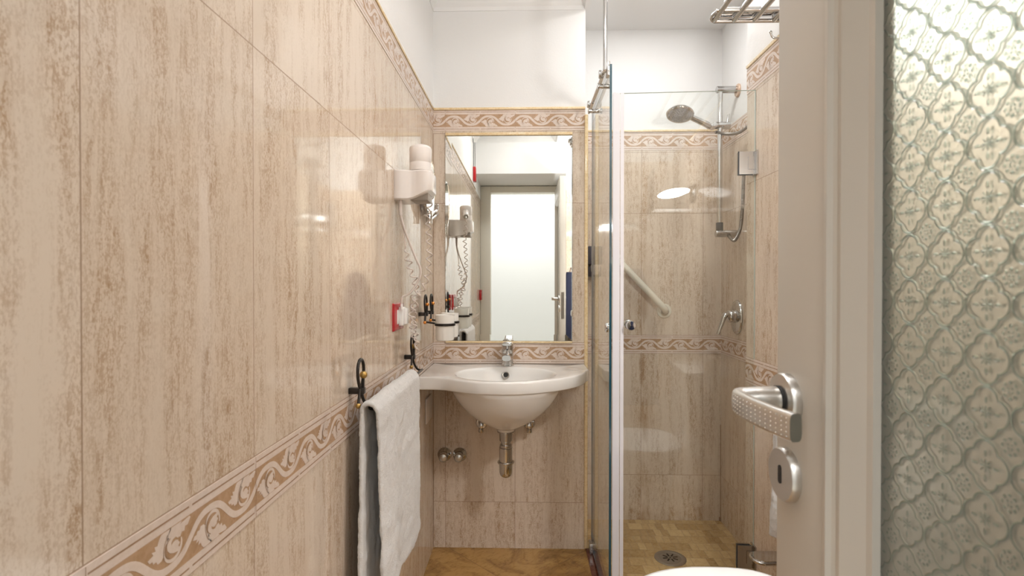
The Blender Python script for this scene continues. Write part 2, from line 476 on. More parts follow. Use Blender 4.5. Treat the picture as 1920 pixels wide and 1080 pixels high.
# ---------------------------------------------------------------- patterned border tiles
def clip(poly, lo, hi):
    for sgn, lim in ((1, lo), (-1, hi)):
        out = []
        for i, p in enumerate(poly):
            q = poly[i-1]; dp, dq = sgn*(p[0]-lim), sgn*(q[0]-lim)
            if dq*dp < 0:
                t = dq/(dq-dp); out.append((q[0]+(p[0]-q[0])*t, q[1]+(p[1]-q[1])*t))
            if dp >= 0: out.append(p)
        poly = out
        if len(poly) < 3: return []
    return poly
def stroke(pts, wd):
    out = []
    L, R = [], []
    for i, p in enumerate(pts):
        a, b = pts[max(i-1, 0)], pts[min(i+1, len(pts)-1)]
        dx, dy = b[0]-a[0], b[1]-a[1]; l = math.hypot(dx, dy) or 1
        w_ = wd[i] if isinstance(wd, list) else wd
        L.append((p[0]-dy/l*w_/2, p[1]+dx/l*w_/2)); R.append((p[0]+dy/l*w_/2, p[1]-dx/l*w_/2))
    for i in range(len(pts)-1): out.append([L[i], L[i+1], R[i+1], R[i]])
    return out
LEAF_L = [(-40, -3.5), (-37, .5), (-33, .5), (-31.5, 4), (-27, 3.6), (-25, 7.5), (-19, 7.2), (-15.5, 4), (-15, -2), (-12, -10), (-7, -16.5), (-2, -21.5), (-14, -22), (-19, -21.5), (-23, -17), (-25, -12.5), (-29.5, -13.5), (-28, -8.2), (-34, -9.5), (-31.5, -5.8)]
LEAF_R = [(-4, -22), (-9, -15), (-10.8, -7), (-9, 1), (-5, 5.5), (1, 8), (9, 9.5), (12.5, 6.5), (9, 4), (12, 1), (9, -2.2), (9.5, -6.5), (12.5, -5), (15.5, -9.5), (20, -8.5), (21.5, -13.5), (26, -13), (31.5, -19.8), (29, -21.8), (12, -19.5), (16, -22)]
CRES = [(-3, -2.6), (0, -5), (4, -6), (8.5, -3.6), (9, -5.2), (4.5, -8.8), (0, -8), (-3, -5.4)]
def border(name, O, U, N, z0, L, phase, parent=None):
    """strip .09 tall standing on height z0, running L metres from O along U; a tile joint lies at `phase` metres"""
    O, U, N = Vector(O), Vector(U), Vector(N); mb = MB(); Z = V(0, 0, 1)
    def P(u, v, h): return O+U*u+Z*(z0-O.z+.045+v)+N*h
    def put(poly, h, mi):
        poly = clip([(a, b) for a, b in poly], 0, L)
        if len(poly) < 3: return
        mb.mi = mi; mb._face([mb.bm.verts.new(P(a, b, h)) for a, b in poly])
    mb.mi = 0; mb.prism([(0, -.0443), (L, -.0443), (L, .0443), (0, .0443)], .0015, P)
    n0 = math.floor((0-phase)/.15)-1; n1 = math.ceil((L-phase)/.15)+1
    mm = .001
    put([(0, -.0267), (L, -.0267), (L, .0267), (0, .0267)], .0018, 1)
    T = TILE/2
    for k in range(n0, n1):
        b = phase+k*T
        for s in (-1, 1):
            put([(b+.003, s*.0372), (b+T-.003, s*.0372), (b+T-.003, s*.0352), (b+.003, s*.0352)], .0018, 2)
        pts = [(b+T*i/28, .0195*math.sin(2*PI*i/28)+.0015*math.sin(6*PI*i/28)) for i in range(29)]
        for q in stroke(pts, .0088): put(q, .0021, 0)
        for cu, sv in ((.0435, 1), (.1185, -1)):
            f = lambda poly: [(b+cu+x*mm, sv*(-.004+y*mm)) for x, y in poly]
            put(f(LEAF_L), .0021, 0); put(f(LEAF_R), .0021, 0); put(f(CRES), .0024, 1)
            arc = [(15*math.cos(math.radians(t)), 15*math.sin(math.radians(t))) for t in range(-15, 241, 15)]
            for q in stroke(arc, [2.0+2.2*math.sin(PI*min(1, i/12)) for i in range(len(arc))]): put(f(q), .0021, 0)
            arc = [(12.1*math.cos(math.radians(t)), 12.5*math.sin(math.radians(t))) for t in range(115, 246, 13)]
            for q in stroke(arc, 1.25): put(f(q), .0024, 2)
            for q in stroke([(-14, 10), (-15.8, 4), (-15.6, -3), (-13, -10), (-9, -17)], .9): put(f(q), .0024, 2)
        if k % 2 == 0:
            put([(b-.0005, -.0443), (b+.0005, -.0443), (b+.0005, .0443), (b-.0005, .0443)], .0026, 2)
    o = mb.build(name, [MT['cream'], MT['brown'], MT['border_line']], parent, recalc=False)
    return struct(o)
nt = [5]
def trim(build, *a, **k):
    o = build('trim_%d' % nt[0], *a, **k); nt[0] += 1; return o
X1, Y1, Z1 = V(1, 0, 0), V(0, 1, 0), V(0, 0, 1)
for z0 in (.80, 1.80):
    trim(border, (XL, 0, 0), Y1, X1, z0, YB, YJ % TILE)
    trim(border, (XL, YB, 0), X1, -Y1, z0, XB-XL-.001, .053)
    trim(border, (XB+.002, YS, 0), X1, -Y1, z0, XS-XB-.002, .574-XB-.002-TILE)
    trim(border, (XS, YS, 0), -Y1, -X1, z0, YS-YP, .10)
    trim(border, (XR, YP, 0), -Y1, -X1, z0, YP-YF, YP-1.803-TILE/4)
# yellow marble edging: above the top border, round the outer corner, above and below the looking glass
def bar(name, lo, hi, mat, bev=.003):
    mb = MB(); mb.box(lo, hi, bev); return struct(mb.build(name, mat))
on = MT['onyx']
trim(bar, (XL, YF, 1.890), (XL+.006, YB, 1.899), on)
trim(bar, (XL+.002, YB-.009, 1.889), (XB, YB, 1.900), on)
trim(bar, (XB+.014, YS-.009, 1.889), (XS, YS, 1.900), on)
trim(bar, (XR-.006, YF, 1.889), (XR, YP, 1.900), on)
trim(bar, (XB-.0035, YB-.008, .004), (XB+.012, YB+.006, 1.868), on, .005)
trim(bar, (-.343, YB-.010, 1.779), (.203, YB, 1.792), on)
trim(bar, (-.343, YB-.012, .8885), (.203, YB, .897), on)
trim(bar, (XS-.008, YS-.008, ZS), (XS, YS, ZS+.02), MT['border_line'], .001)

trim(bar, (XS-.0025, YS-.0025, ZS), (XS, YS, .45), MT['border_line'], .0005)
trim(bar, (XL, YB-.0018, 0), (XL+.0018, YB, 1.79), MT['border_line'], .0005)

# ---------------------------------------------------------------- door with patterned glass
def door():
    root = bpy.data.objects.new('door_1', None); COL.objects.link(root); root.location = (.284, -.14, 0); struct(root)
    xf, xb, y0, y1, H = .262, .307, -.14, .558, 1.955
    gy = .437; gz0, gz1 = .25, 1.83
    mb = MB()
    mb.box((xf, gy+.026, .005), (xb, y1, H), .0025); mb.box((xf, y0, .005), (xb, y0+.10, H), .0025)
    mb.box((xf, y0+.10, .005), (xb, gy+.026, gz0), .001); mb.box((xf, y0+.10, gz1), (xb, gy+.026, H), .001)
    mb.build('frame', MT['door'], root)
    mb = MB()   # stepped glazing bead on both faces
    for s, x in ((1, xf), (-1, xb)):
        prof_ = [(.030, .000), (.028, -.004), (.022, -.005), (.0195, -.001), (.0165, .001), (.010, .000), (.006, .003), (.002, .006), (-.006, .012), (-.012, .013), (-.012, .020), (.030, .020)]
        ys = (y0+.125, gy); zs = (gz0+.026, gz1-.026)
        rings = []
        for (yy, sy), (zz, sz) in (((ys[1], 1), (zs[1], 1)), ((ys[1], 1), (zs[0], -1)), ((ys[0], -1), (zs[0], -1)), ((ys[0], -1), (zs[1], 1)), ((ys[1], 1), (zs[1], 1))):
            rings.append([V(x+s*b, yy+sy*a, zz+sz*a) for a, b in prof_])
        mb.loft(rings, True, False, False, smooth=False)
    mb.build('glazing_bead', MT['door'], root, sharp=15)
    mb = MB(); mb.box((.2815, y0+.105, gz0+.005), (.2865, gy+.012, gz1-.005)); g = mb.build('glass_pane', MT['pattern_glass'], root)
    g['label'] = 'greenish patterned glass pane'
    # lever handle
    hy, hz = .532, 1.0285
    mb = MB(); mb.lathe([(.0265, 0), (.0268, .006), (.0255, .0085), (.020, .0095), (.0001, .0095)], (xf, hy, hz), -X1, 40)
    lv = mb.build('lever_handle', MT['alu'], root); lv['label'] = 'satin aluminium lever handle with dotted grip'
    mb = MB(); mb.lathe([(.0142, .009), (.0142, .0125)], (xf, hy, hz), -X1, 28); mb.build('gasket', MT['black'], lv)
    mb = MB(); mb.lathe([(.0132, .0095), (.0136, .012), (.0130, .030), (.0118, .046)], (xf, hy, hz), -X1, 28)
    # grip: rounded section swept from the neck round the corner and back towards the hinge
    path = [V(xf-.030, hy, hz), V(xf-.042, hy+.002, hz), V(xf-.050, hy-.003, hz), V(xf-.0535, hy-.014, hz), V(xf-.0545, hy-.035, hz), V(xf-.053, hy-.060, hz), V(xf-.0495, hy-.085, hz), V(xf-.0455, hy-.104, hz)]
    path = spline(path, 6)
    rings = []
    for i, p in enumerate(path):
        t = i/(len(path)-1)
        d = (path[min(i+1, len(path)-1)]-path[max(i-1, 0)]).normalized(); sd = d.cross(Z1).normalized()
        hh = .0115; th = .0098-.0042*min(1, t*2.4) if t < .4 else .0056
        ring = []
        for k in range(24):
            a = 2*PI*k/24; c, s_ = math.cos(a), math.sin(a); e = .55
            ring.append(p+sd*(th*math.copysign(abs(c)**e, c))+Z1*(hh*math.copysign(abs(s_)**e, s_)))
        rings.append(ring)
    mb.loft(rings); mb.build('grip', MT['alu'], lv)
    mb = MB()
    for i in range(14):
        t = .42+.54*i/13; p = path[int(t*(len(path)-1))]; q = path[min(int(t*(len(path)-1))+1, len(path)-1)]
        ff = t*(len(path)-1)-int(t*(len(path)-1)); p = p.lerp(q, ff)
        d = (path[min(int(t*(len(path)-1))+1, len(path)-1)]-path[int(t*(len(path)-1))-1]).normalized(); sd = d.cross(Z1).normalized()
        if sd.x > 0: sd = -sd
        for r_ in range(5):
            mb.ball(p+sd*.0056+Z1*(-.0076+.0038*r_), .00058, 8)
    o = mb.build('grip_dots', MT['chrome'], lv); o['label'] = 'raised dots in rows'
    # key escutcheon
    kz = .9545
    mb = MB(); mb.lathe([(.0262, 0), (.0262, .006), (.0248, .0085), (.0001, .0086)], (xf, hy, kz), -X1, 40)
    es = mb.build('key_escutcheon', MT['alu'], root)
    mb = MB()
    slot = [(.0032*math.cos(a), .006+.0032*math.sin(a)) for a in [PI*i/8 for i in range(9)]]+[(.0032*math.cos(a), -.006+.0032*math.sin(a)) for a in [PI+PI*i/8 for i in range(9)]]
    mb.prism(slot, .0005, lambda a, b, c: V(xf-.0086-c, hy+a, kz+b)); mb.build('keyhole', MT['black'], es)
    # lever on the other face, lock edge plate, hinges
    mb = MB(); mb.lathe([(.0265, 0), (.0265, .007), (.022, .0095), (.0001, .0095)], (xb, hy, hz), X1, 28)
    mb.tube([V(xb, hy, hz), V(xb+.045, hy, hz), V(xb+.052, hy-.02, hz), V(xb+.05, hy-.10, hz)], .008, 12, smooth_path=5); mb.build('outer_handle', MT['alu'], root)
    mb = MB(); mb.box((.273, y1-.001, .88), (.295, y1+.0012, 1.08)); mb.build('lock_plate', MT['steel'], root)
    for z in (.25, 1.72):
        mb = MB(); mb.cyl((xb+.004, y0-.006, z-.04), (xb+.004, y0-.006, z+.04), .006, 14); mb.build('hinge', MT['steel'], root)
door()

# ---------------------------------------------------------------- looking glass
def looking_glass():
    r = thing('wall_mirror', 'large rectangular mirror on the tiled wall above the washbasin', 'mirror', (-.07, YB, .897))
    x0, x1, z0, z1, b = -.3425, .2028, .898, 1.777, .027
    yf = YB-.006; tl, tr = .0004, .0012
    mb = MB()
    I = [V(x0+b, yf, z0+b), V(x1-b, yf, z0+b), V(x1-b, yf, z1-b), V(x0+b, yf, z1-b)]
    mb.quad(*I); mb.build('mirror_face', MT['mirror'], r)
    mb = MB()
    O = [V(x0, yf-.0003, z0), V(x1, yf+.0012, z0), V(x1, yf+.0012, z1), V(x0, yf-.0003, z1)]
    for i in range(4):
        j = (i+1) % 4; mb.quad(I[i], I[j], O[j], O[i])
    mb.build('bevel', MT['mirror'], r)
    mb = MB(); mb.box((x0+.0005, yf+.0015, z0+.0005), (x1-.0005, YB, z1-.0005)); mb.build('backing', MT['rubber'], r)
looking_glass()

# ---------------------------------------------------------------- washbasin
BX, BY = -.074, 2.03
def basin():
    r = thing('washbasin', 'white ceramic wall hung washbasin with a side shelf under the mirror', 'washbasin', (BX, YB, .59))
    # plan of the slab, measured at rim height
    front = [(785.3, 707.5), (805, 707.6), (831, 709), (857.6, 712.5), (892, 716), (920, 717), (947, 717.3), (975, 716.8), (1010, 714.6), (1045, 710.6), (1070, 706.5), (1086, 702.5), (1096, 698.5), (1101, 694)]
    fp = [px(x, y, 1.0) for x, y in front]
    plan = []
    for p in fp:
        o = V(0, 0, CAMZ); d = p-o; q = o+d*((.80-CAMZ)/d.z); plan.append((max(q.x, XL+.0005), q.y))
    plan = [(XL+.0005, YB), (XL+.0005, plan[0][1])]+plan[1:]+[(.2555, 2.12), (.2565, 2.18), (.2565, YB)]
    # refine the front with a spline
    fr_ = spline([V(a, b, 0) for a, b in plan[1:-1]], 6); plan = [plan[0]]+[(p.x, p.y) for p in fr_]+[plan[-1]]
    def ray(th):
        c, s = math.cos(th), math.sin(th); best = 9
        n = len(plan)
        for i in range(n):
            (ax, ay), (bx, by) = plan[i], plan[(i+1) % n]
            ex, ey = bx-ax, by-ay; den = c*ey-s*ex
            if abs(den) < 1e-12: continue
            t = ((ax-BX)*ey-(ay-BY)*ex)/den; u_ = ((ax-BX)*s-(ay-BY)*c)/den
            if t > 0 and -1e-6 <= u_ <= 1+1e-6: best = min(best, t)
        return best
    corners = [math.atan2(y-BY, x-BX) for x, y in (plan[0], plan[1], plan[-1])]
    N = 180; ths = sorted([2*PI*i/N-PI for i in range(N)]+corners)
    R = [ray(t) for t in ths]
    def ring(z, f): return [V(BX+math.cos(t)*f(i, t), BY+math.sin(t)*f(i, t), z) for i, t in enumerate(ths)]
    def ell(rx, ryf, ryb):
        def f(i, t):
            c, s = math.cos(t), math.sin(t); ry = ryb if s > 0 else ryf
            return 1/math.sqrt((c/rx)**2+(s/ry)**2)
        return f
    def ins(d): return lambda i, t: R[i]-d
    def mn(e, d): return lambda i, t: min(e(i, t), R[i]-d)
    inner = [(.660, .022, .022, .022), (.661, .05, .05, .05), (.668, .085, .08, .075), (.690, .125, .112, .098), (.720, .153, .134, .115), (.748, .170, .147, .127), (.772, .179, .154, .137), (.786, .184, .158, .144), (.794, .188, .161, .149), (.7985, .193, .164, .154), (.80, .199, .168, .160)]
    rings = [ring(z, mn(ell(a, b, c), .012)) for z, a, b, c in inner]
    rings += [ring(.80, ins(.006)), ring(.7993, ins(.003)), ring(.797, ins(.001)), ring(.793, ins(0)), ring(.759, ins(.001)), ring(.7555, ins(.003)), ring(.754, ins(.007))]
    outer = [(.753, .222, .205, .235), (.748, .212, .190, .232), (.735, .205, .178, .228), (.715, .194, .166, .220), (.690, .178, .150, .205), (.660, .152, .126, .18), (.630, .117, .094, .14), (.608, .080, .062, .10), (.595, .052, .042, .06), (.588, .036, .034, .036)]
    rings += [ring(z, mn(ell(a, b, c), .008 if z < .75 else .008)) for z, a, b, c in outer]
    mb = MB(); mb.loft(rings, True, True, True)
    mb.lathe([(.034, 0), (.034, .018), (.031, .020)], (BX, BY+.025, .592), -Z1, 28)
    mb.build('bowl', MT['ceramic'], r, sharp=60)
    # overflow
    c = V(BX-.004, BY+.122, .772); n = V(0, -.92, .39).normalized()
    mb = MB(); mb.lathe([(.0092, 0), (.0105, .003), (.0125, .0035), (.0145, .001), (.0145, -.004)], c, n, 28, False, False); o = mb.build('overflow_ring', MT['steel'], r)
    mb = MB(); mb.lathe([(.0092, 0), (.0001, .0002)], c, n, 24); mb.build('overflow_hole', MT['black'], o)
    mb = MB(); mb.lathe([(.022, .0), (.022, .003), (.018, .005), (.0001, .006)], (BX, BY, .661), Z1, 24); mb.build('drain_plug', MT['chrome'], r)
basin()

def faucet():
    x, y, z = BX+.001, 2.222, .80
    r = thing('faucet', 'chrome single lever mixer tap standing at the back of the washbasin', 'tap', (x, y, z))
    mb = MB(); mb.lathe([(.0275, 0), (.0275, .004), (.0255, .006), (.0245, .03), (.0245, .048), (.0235, .052), (.0001, .053)], (x, y, z), Z1, 32); mb.build('body', MT['chrome'], r)
    mb = MB()
    rings = []
    for t in range(9):
        q = t/8; cy = y-.01-.115*q; cz = z+.032+.016*q; hw = .021-.004*q; hh = .017-.006*q
        rings.append([V(x+hw*math.copysign(abs(math.cos(a))**.7, math.cos(a)), cy, cz+hh*math.copysign(abs(math.sin(a))**.7, math.sin(a))) for a in [2*PI*k/24 for k in range(24)]])
    mb.loft(rings); sp = mb.build('spout', MT['chrome'], r)
    mb = MB(); mb.lathe([(.0125, 0), (.0125, .014), (.010, .0145), (.0001, .0135)], (x, y-.112, z+.040), -Z1, 24); mb.build('aerator', MT['chrome_dull'], sp)
    mb = MB(); mb.lathe([(.0235, 0), (.0250, .006), (.0255, .030), (.0235, .040), (.016, .046), (.0001, .047)], (x, y, z+.053), Z1, 32)
    rings = []
    for t in range(8):
        q = t/7; cy = y-.005-.085*q; cz = z+.086+.012*q; hw = .0215-.003*q; hh = .0075-.003*q
        rings.append([V(x+hw*math.copysign(abs(math.cos(a))**.6, math.cos(a)), cy, cz+hh*math.copysign(abs(math.sin(a))**.6, math.sin(a))) for a in [2*PI*k/20 for k in range(20)]])
    mb.loft(rings); lv = mb.build('lever', MT['chrome'], r)
    mb = MB(); mb.lathe([(.0032, 0), (.0001, .0012)], (x, y-.0255, z+.070), -Y1, 12); mb.build('marker', MT['black'], lv)
faucet()

def trap():
    x, y = BX, BY+.03
    r = thing('bottle_trap', 'chrome bottle trap hanging below the washbasin', 'drain trap', (x, y, .385))
    mb = MB(); mb.lathe([(.0345, 0), (.0345, .003), (.0255, .004), (.0245, .038), (.020, .040)], (x, y, .5712), -Z1, 28, True, True); mb.build('collar', MT['chrome_dull'], r)
    mb = MB(); mb.lathe([(.021, 0), (.0215, .006), (.018, .008), (.018, .030)], (x, y, .536), -Z1, 24)
    mb.lathe([(.024, 0), (.024, .008), (.026, .010)], (x, y, .517), -Z1, 28); mb.build('nut', MT['chrome'], r)
    mb = MB(); mb.lathe([(.0235, 0), (.0258, .002), (.0258, .055), (.0325, .056), (.0332, .0585), (.0325, .061), (.0258, .062), (.0258, .096), (.0235, .107), (.016, .1155), (.0001, .119)], (x, y, .507), -Z1, 32); mb.build('cup', MT['chrome'], r)
    mb = MB(); mb.cyl((x, y+.015, .535), (x, YB, .535), .016, 20); mb.build('waste_pipe', MT['chrome'], r)
    mb = MB(); mb.lathe([(.037, 0), (.037, .002), (.033, .007), (.020, .010), (.016, .011)], (x, YB, .545), -Y1, 32); mb.build('wall_flange', MT['chrome'], r)
trap()

def angle_valve(x, label, first=None):
    z = .543
    if first is None:
        r = thing('angle_valve', label, 'valve', (x, YB, z), 'angle stop valves under the washbasin')
        mb = MB(); mb.lathe([(.026, 0), (.026, .002), (.022, .008), (.012, .010)], (x, YB, z), -Y1, 28); mb.build('flange', MT['chrome'], r)
        mb = MB(); mb.cyl((x, YB-.008, z), (x, YB-.055, z), .0105, 20, .002); mb.cyl((x, YB-.045, z-.012), (x, YB-.045, z+.014), .008, 16, .001); mb.build('body', MT['chrome'], r)
        mb = MB(); mb.lathe([(.0075, 0), (.0078, .005), (.0105, .007), (.0112, .020), (.0095, .023), (.0001, .0235)], (x, YB-.045, z-.006), -Z1, 14); mb.build('handwheel', MT['chrome_dull'], r)
        return r
v1 = angle_valve(-.186, 'chrome angle valve behind the basin bowl, left of the trap')
v2 = angle_valve(.019, 'chrome angle valve behind the basin bowl, right of the trap')
def wall_valve(x, label):
    z = .405
    r = thing('wall_valve', label, 'valve', (x, YB, z), 'round stop valves low on the tiled wall')
    mb = MB(); mb.lathe([(.0305, 0), (.0305, .004), (.029, .007), (.022, .012), (.018, .016)], (x, YB, z), -Y1, 36); mb.build('flange', MT['chrome'], r)
    mb = MB(); mb.lathe([(.0185, .012), (.0195, .030), (.0195, .046), (.018, .052), (.0165, .0535), (.0160, .051)], (x, YB, z), -Y1, 32, True, False); k = mb.build('knob', MT['chrome'], r)
    mb = MB(); mb.lathe([(.0162, .0505), (.013, .0532), (.0001, .0542)], (x, YB, z), -Y1, 28); mb.build('cap', MT['alu'], k)
    return r
wv = wall_valve(-.347, 'chrome round valve low on the wall, left of the pair nearest the corner')
wv2 = copy_tree(wv); wv2.location.x += .066; wv2['label'] = 'chrome round valve low on the wall, right of the pair nearer the trap'

# ---------------------------------------------------------------- blank plate on the left wall
r = thing('blanking_plate', 'pale square cover plate on the left wall under the washbasin shelf', 'cover plate', (XL, 2.15, .633))
mb = MB(); mb.box((XL, 2.094, .583), (XL+.007, 2.212, .684), .003); mb.build('plate', MT['plastic'], r)
mb = MB(); mb.lathe([(.003, 0), (.0001, .0008)], (XL+.007, 2.185, .636), X1, 10); mb.build('screw', MT['steel'], r)

# ---------------------------------------------------------------- hair dryer and holder
def helix(path, rad, pitch, rnd_=0.0, k=14):
    """coil of radius rad about a path; pitch in metres"""
    P = spline([Vector(p) for p in path], 24); out = []; ph = 0
    a = None; acc = 0
    step = pitch/k
    dense = [P[0]]
    for p in P[1:]:
        while (p-dense[-1]).length > step: dense.append(dense[-1]+(p-dense[-1]).normalized()*step)
    up = None
    for i, p in enumerate(dense):
        d = (dense[min(i+1, len(dense)-1)]-dense[max(i-1, 0)]).normalized()
        if up is None: s_, up = frame_of(d)
        up = (up-d*up.dot(d)).normalized(); s_ = d.cross(up)
        t = i/(len(dense)-1); rr = rad*min(1, t*12, (1-t)*12)*(1+rnd_*math.sin(i*.21))
        ang = 2*PI*i/k
        out.append(p+(s_*math.cos(ang)+up*math.sin(ang))*rr)
    return out
def dryer():
    h = thing('hair_dryer_holder', 'white plastic hair dryer holder on the left wall, coiled cord hanging below', 'holder', (XL, 1.65, 1.40))
    # housing: plan profile extruded; curved front, lower edge sloping up to the tip
    y0, y1 = 1.594, 1.705
    def outline(t):    # depth from wall t in 0..1 -> (z low, z high)
        zl = 1.398+.0*t
        if t > .28: zl = 1.398+.030*((t-.28)/.72)**1.5
        return zl, 1.4885-.004*max(0, t-.9)*10
    xs = [0, .006, .018, .030, .040, .055, .070, .085, .098, .106, .110, .112]
    W = .112
    rings = []
    for x in xs:
        t = x/W; zl, zh = outline(t)
        yy = y0+(.004 if x < .003 else 0)+(.010*math.sin(PI*min(1, max(0, (x-.028)/.05))) if .028 < x < .078 else 0)
        if t > .88: yy = y0+.012*((t-.88)/.12)**2
        ye = y1-(yy-y0)
        c = .004
        rings.append([V(XL+x, yy, zl+c), V(XL+x, yy+c, zl), V(XL+x, ye-c, zl), V(XL+x, ye, zl+c), V(XL+x, ye, zh-c), V(XL+x, ye-c, zh), V(XL+x, yy+c, zh), V(XL+x, yy, zh-c)])
    mb = MB(); mb.loft(rings); mb.build('housing', MT['plastic'], h, sharp=35)
    mb = MB(); mb.box((XL+.045, y0+.022, 1.398), (XL+.100, y1-.012, 1.43), .004); mb.build('outlet', MT['plastic_grey'], h)
    # strain relief with ribs and the mains lead going to the plug
    sx, sy = XL+.016, y0+.018
    mb = MB()
    for k in range(9): mb.lathe([(.0075-.0003*k, 0), (.0075-.0003*k, .0022)], (sx, sy, 1.397-.0044*k), -Z1, 16)
    mb.cyl((sx, sy, 1.40), (sx+.001, sy, 1.352), .0052, 14); mb.build('strain_relief', MT['cord'], h)
    pts = [(750, 398, 1.612), (757, 425, 1.615), (768, 455, 1.62), (780, 485, 1.625), (788, 503, 1.63), (787, 520, 1.63), (778, 538, 1.625), (766, 551, 1.62), (756, 556, 1.615), (753.5, 562, 1.612), (753, 580, 1.612)]
    mb = MB(); mb.tube([px(*p) for p in pts], .0035, 10, smooth_path=6); mb.build('mains_lead', MT['cord'], h)
    d = thing('hair_dryer', 'white hair dryer standing upright in its wall holder', 'hair dryer', (-.3245, 1.642, 1.42))
    cx, cy = -.3245, 1.642
    mb = MB(); mb.lathe([(.028, .0715), (.0335, .075), (.0335, .080), (.0333, .0975), (.0328, .0985), (.0328, .0995), (.0335, .1005), (.0342, .142), (.0325, .148), (.026, .1525), (.0001, .154)], (cx, cy, 1.418), Z1, 40); mb.build('barrel', MT['plastic'], d)
    mb = MB()
    for rr, n in ((.0265, 22), (.021, 18), (.0155, 13), (.010, 8)):
        for k in range(n): mb.ball((cx+rr*math.cos(2*PI*k/n), cy+rr*math.sin(2*PI*k/n), 1.5715-.00055*((rr/.01)**2-1)), .0014, 8)
    mb.build('grille', MT['plastic'], d)
    mb = MB(); mb.lathe([(.018, 0), (.019, .02), (.0165, .05), (.017, .078), (.0135, .086)], (cx, cy+.02, 1.535), V(.12, .9, -.42), 24); hd = mb.build('handle', MT['plastic'], d)
    e = V(cx, cy+.02, 1.535)+V(.12, .9, -.42).normalized()*.084
    mb = MB(); mb.lathe([(.0125, 0), (.0125, .003), (.006, .005), (.0045, .03)], e, V(.12, .9, -.42), 20); mb.build('cord_cap', MT['steel'], hd)
    p0 = e+V(.12, .9, -.42).normalized()*.03
    mb = MB()
    A = [p0, p0+V(.002, .008, -.02), px(801, 405, 1.735), px(803, 425, 1.73), px(805, 470, 1.73), px(804, 500, 1.73), px(799, 527, 1.72), px(790, 545, 1.71), px(781, 565, 1.70), px(776, 590, 1.69), px(774, 615, 1.68), px(778, 640, 1.67), px(784, 660, 1.665)]
    B = [px(784, 660, 1.665), px(781, 640, 1.655), px(777, 615, 1.65), px(773, 590, 1.65), px(776, 565, 1.645), px(783, 545, 1.64), px(776, 522, 1.635), px(769, 502, 1.63), px(763, 478, 1.625), px(760, 460, 1.62)]
    mb.tube(helix(A, .0085, .029, .15), .0022, 8); mb.tube(helix(B, .0085, .026, .3), .0022, 8)
    mb.tube([px(760, 460, 1.62), px(757, 435, 1.618), px(751, 410, 1.614), V(sx+.004, sy+.004, 1.362)], .0022, 8, smooth_path=6)
    mb.build('coiled_cord', MT['cord'], h)
dryer()

# red switch frame with a white plug
def red_switch():
    y0, y1, z0, z1 = 1.574, 1.694, 1.000, 1.084
    r = thing('red_socket', 'red framed socket plate on the left wall below the hair dryer', 'socket', (XL, 1.634, 1.042))
    mb = MB()
    def ring(i, x): return [V(XL+x, y0+i, z0+i), V(XL+x, y1-i, z0+i), V(XL+x, y1-i, z1-i), V(XL+x, y0+i, z1-i)]
    mb.loft([ring(0, 0), ring(0, .004), ring(.002, .007), ring(.020, .010), ring(.021, .008)], True, True, True, smooth=False); mb.build('frame', MT['red'], r)
    mb = MB(); mb.box((XL+.006, y0+.022, z0+.020), (XL+.0095, y1-.022, z1-.020), .001); mb.build('insert', MT['white'], r)
    p = thing('plug', 'white plug in the red framed socket', 'plug', (XL+.0095, 1.632, 1.042))
    mb = MB(); mb.box((XL+.0095, 1.614, 1.014), (XL+.024, 1.652, 1.072), .003, 3); mb.box((XL+.022, 1.618, 1.018), (XL+.033, 1.646, 1.068), .003); mb.build('body', MT['white'], p)
    mb = MB(); mb.tube([px(753, 580, 1.612), px(753, 570, 1.612)], [.0048, .0038], 12); mb.build('cord_sleeve', MT['white'], p)
red_switch()

# swing mirror on a chrome arm behind the dryer
def shaving_mirror():
    m0 = V(-.383, YB, 1.462)
    r = thing('swing_mirror', 'round chrome swing mirror on a wall arm behind the hair dryer', 'mirror', m0)
    mb = MB(); mb.box((m0.x-.012, YB-.012, m0.z-.024), (m0.x+.012, YB, m0.z+.024), .002); mb.build('wall_plate', MT['chrome'], r)
    c = V(-.372, 2.05, 1.512)
    mb = MB(); mb.tube([m0+V(0, -.012, .012), m0+V(.012, -.05, .012), V(-.366, 2.16, 1.44), V(-.372, 2.07, 1.412)], .0055, 12)
    mb.tube([m0+V(0, -.012, -.012), m0+V(.012, -.05, -.012), V(-.366, 2.16, 1.42), V(-.372, 2.07, 1.392)], .0055, 12)
    mb.cyl((-.372, 2.05, 1.376), (-.372, 2.05, 1.425), .012, 16); mb.build('arm', MT['chrome'], r)
    n = V(1, .0, -.02).normalized()
    mb = MB(); mb.lathe([(.001, -.012), (.06, -.011), (.104, -.006), (.112, 0), (.114, .004), (.110, .007), (.106, .005)], c, n, 48, True, False); mb.build('dish', MT['chrome'], r)
    mb = MB(); mb.lathe([(.107, .0052), (.0001, .0048)], c, n, 48, False, True); mb.build('mirror_face', MT['mirror'], r)
shaving_mirror()

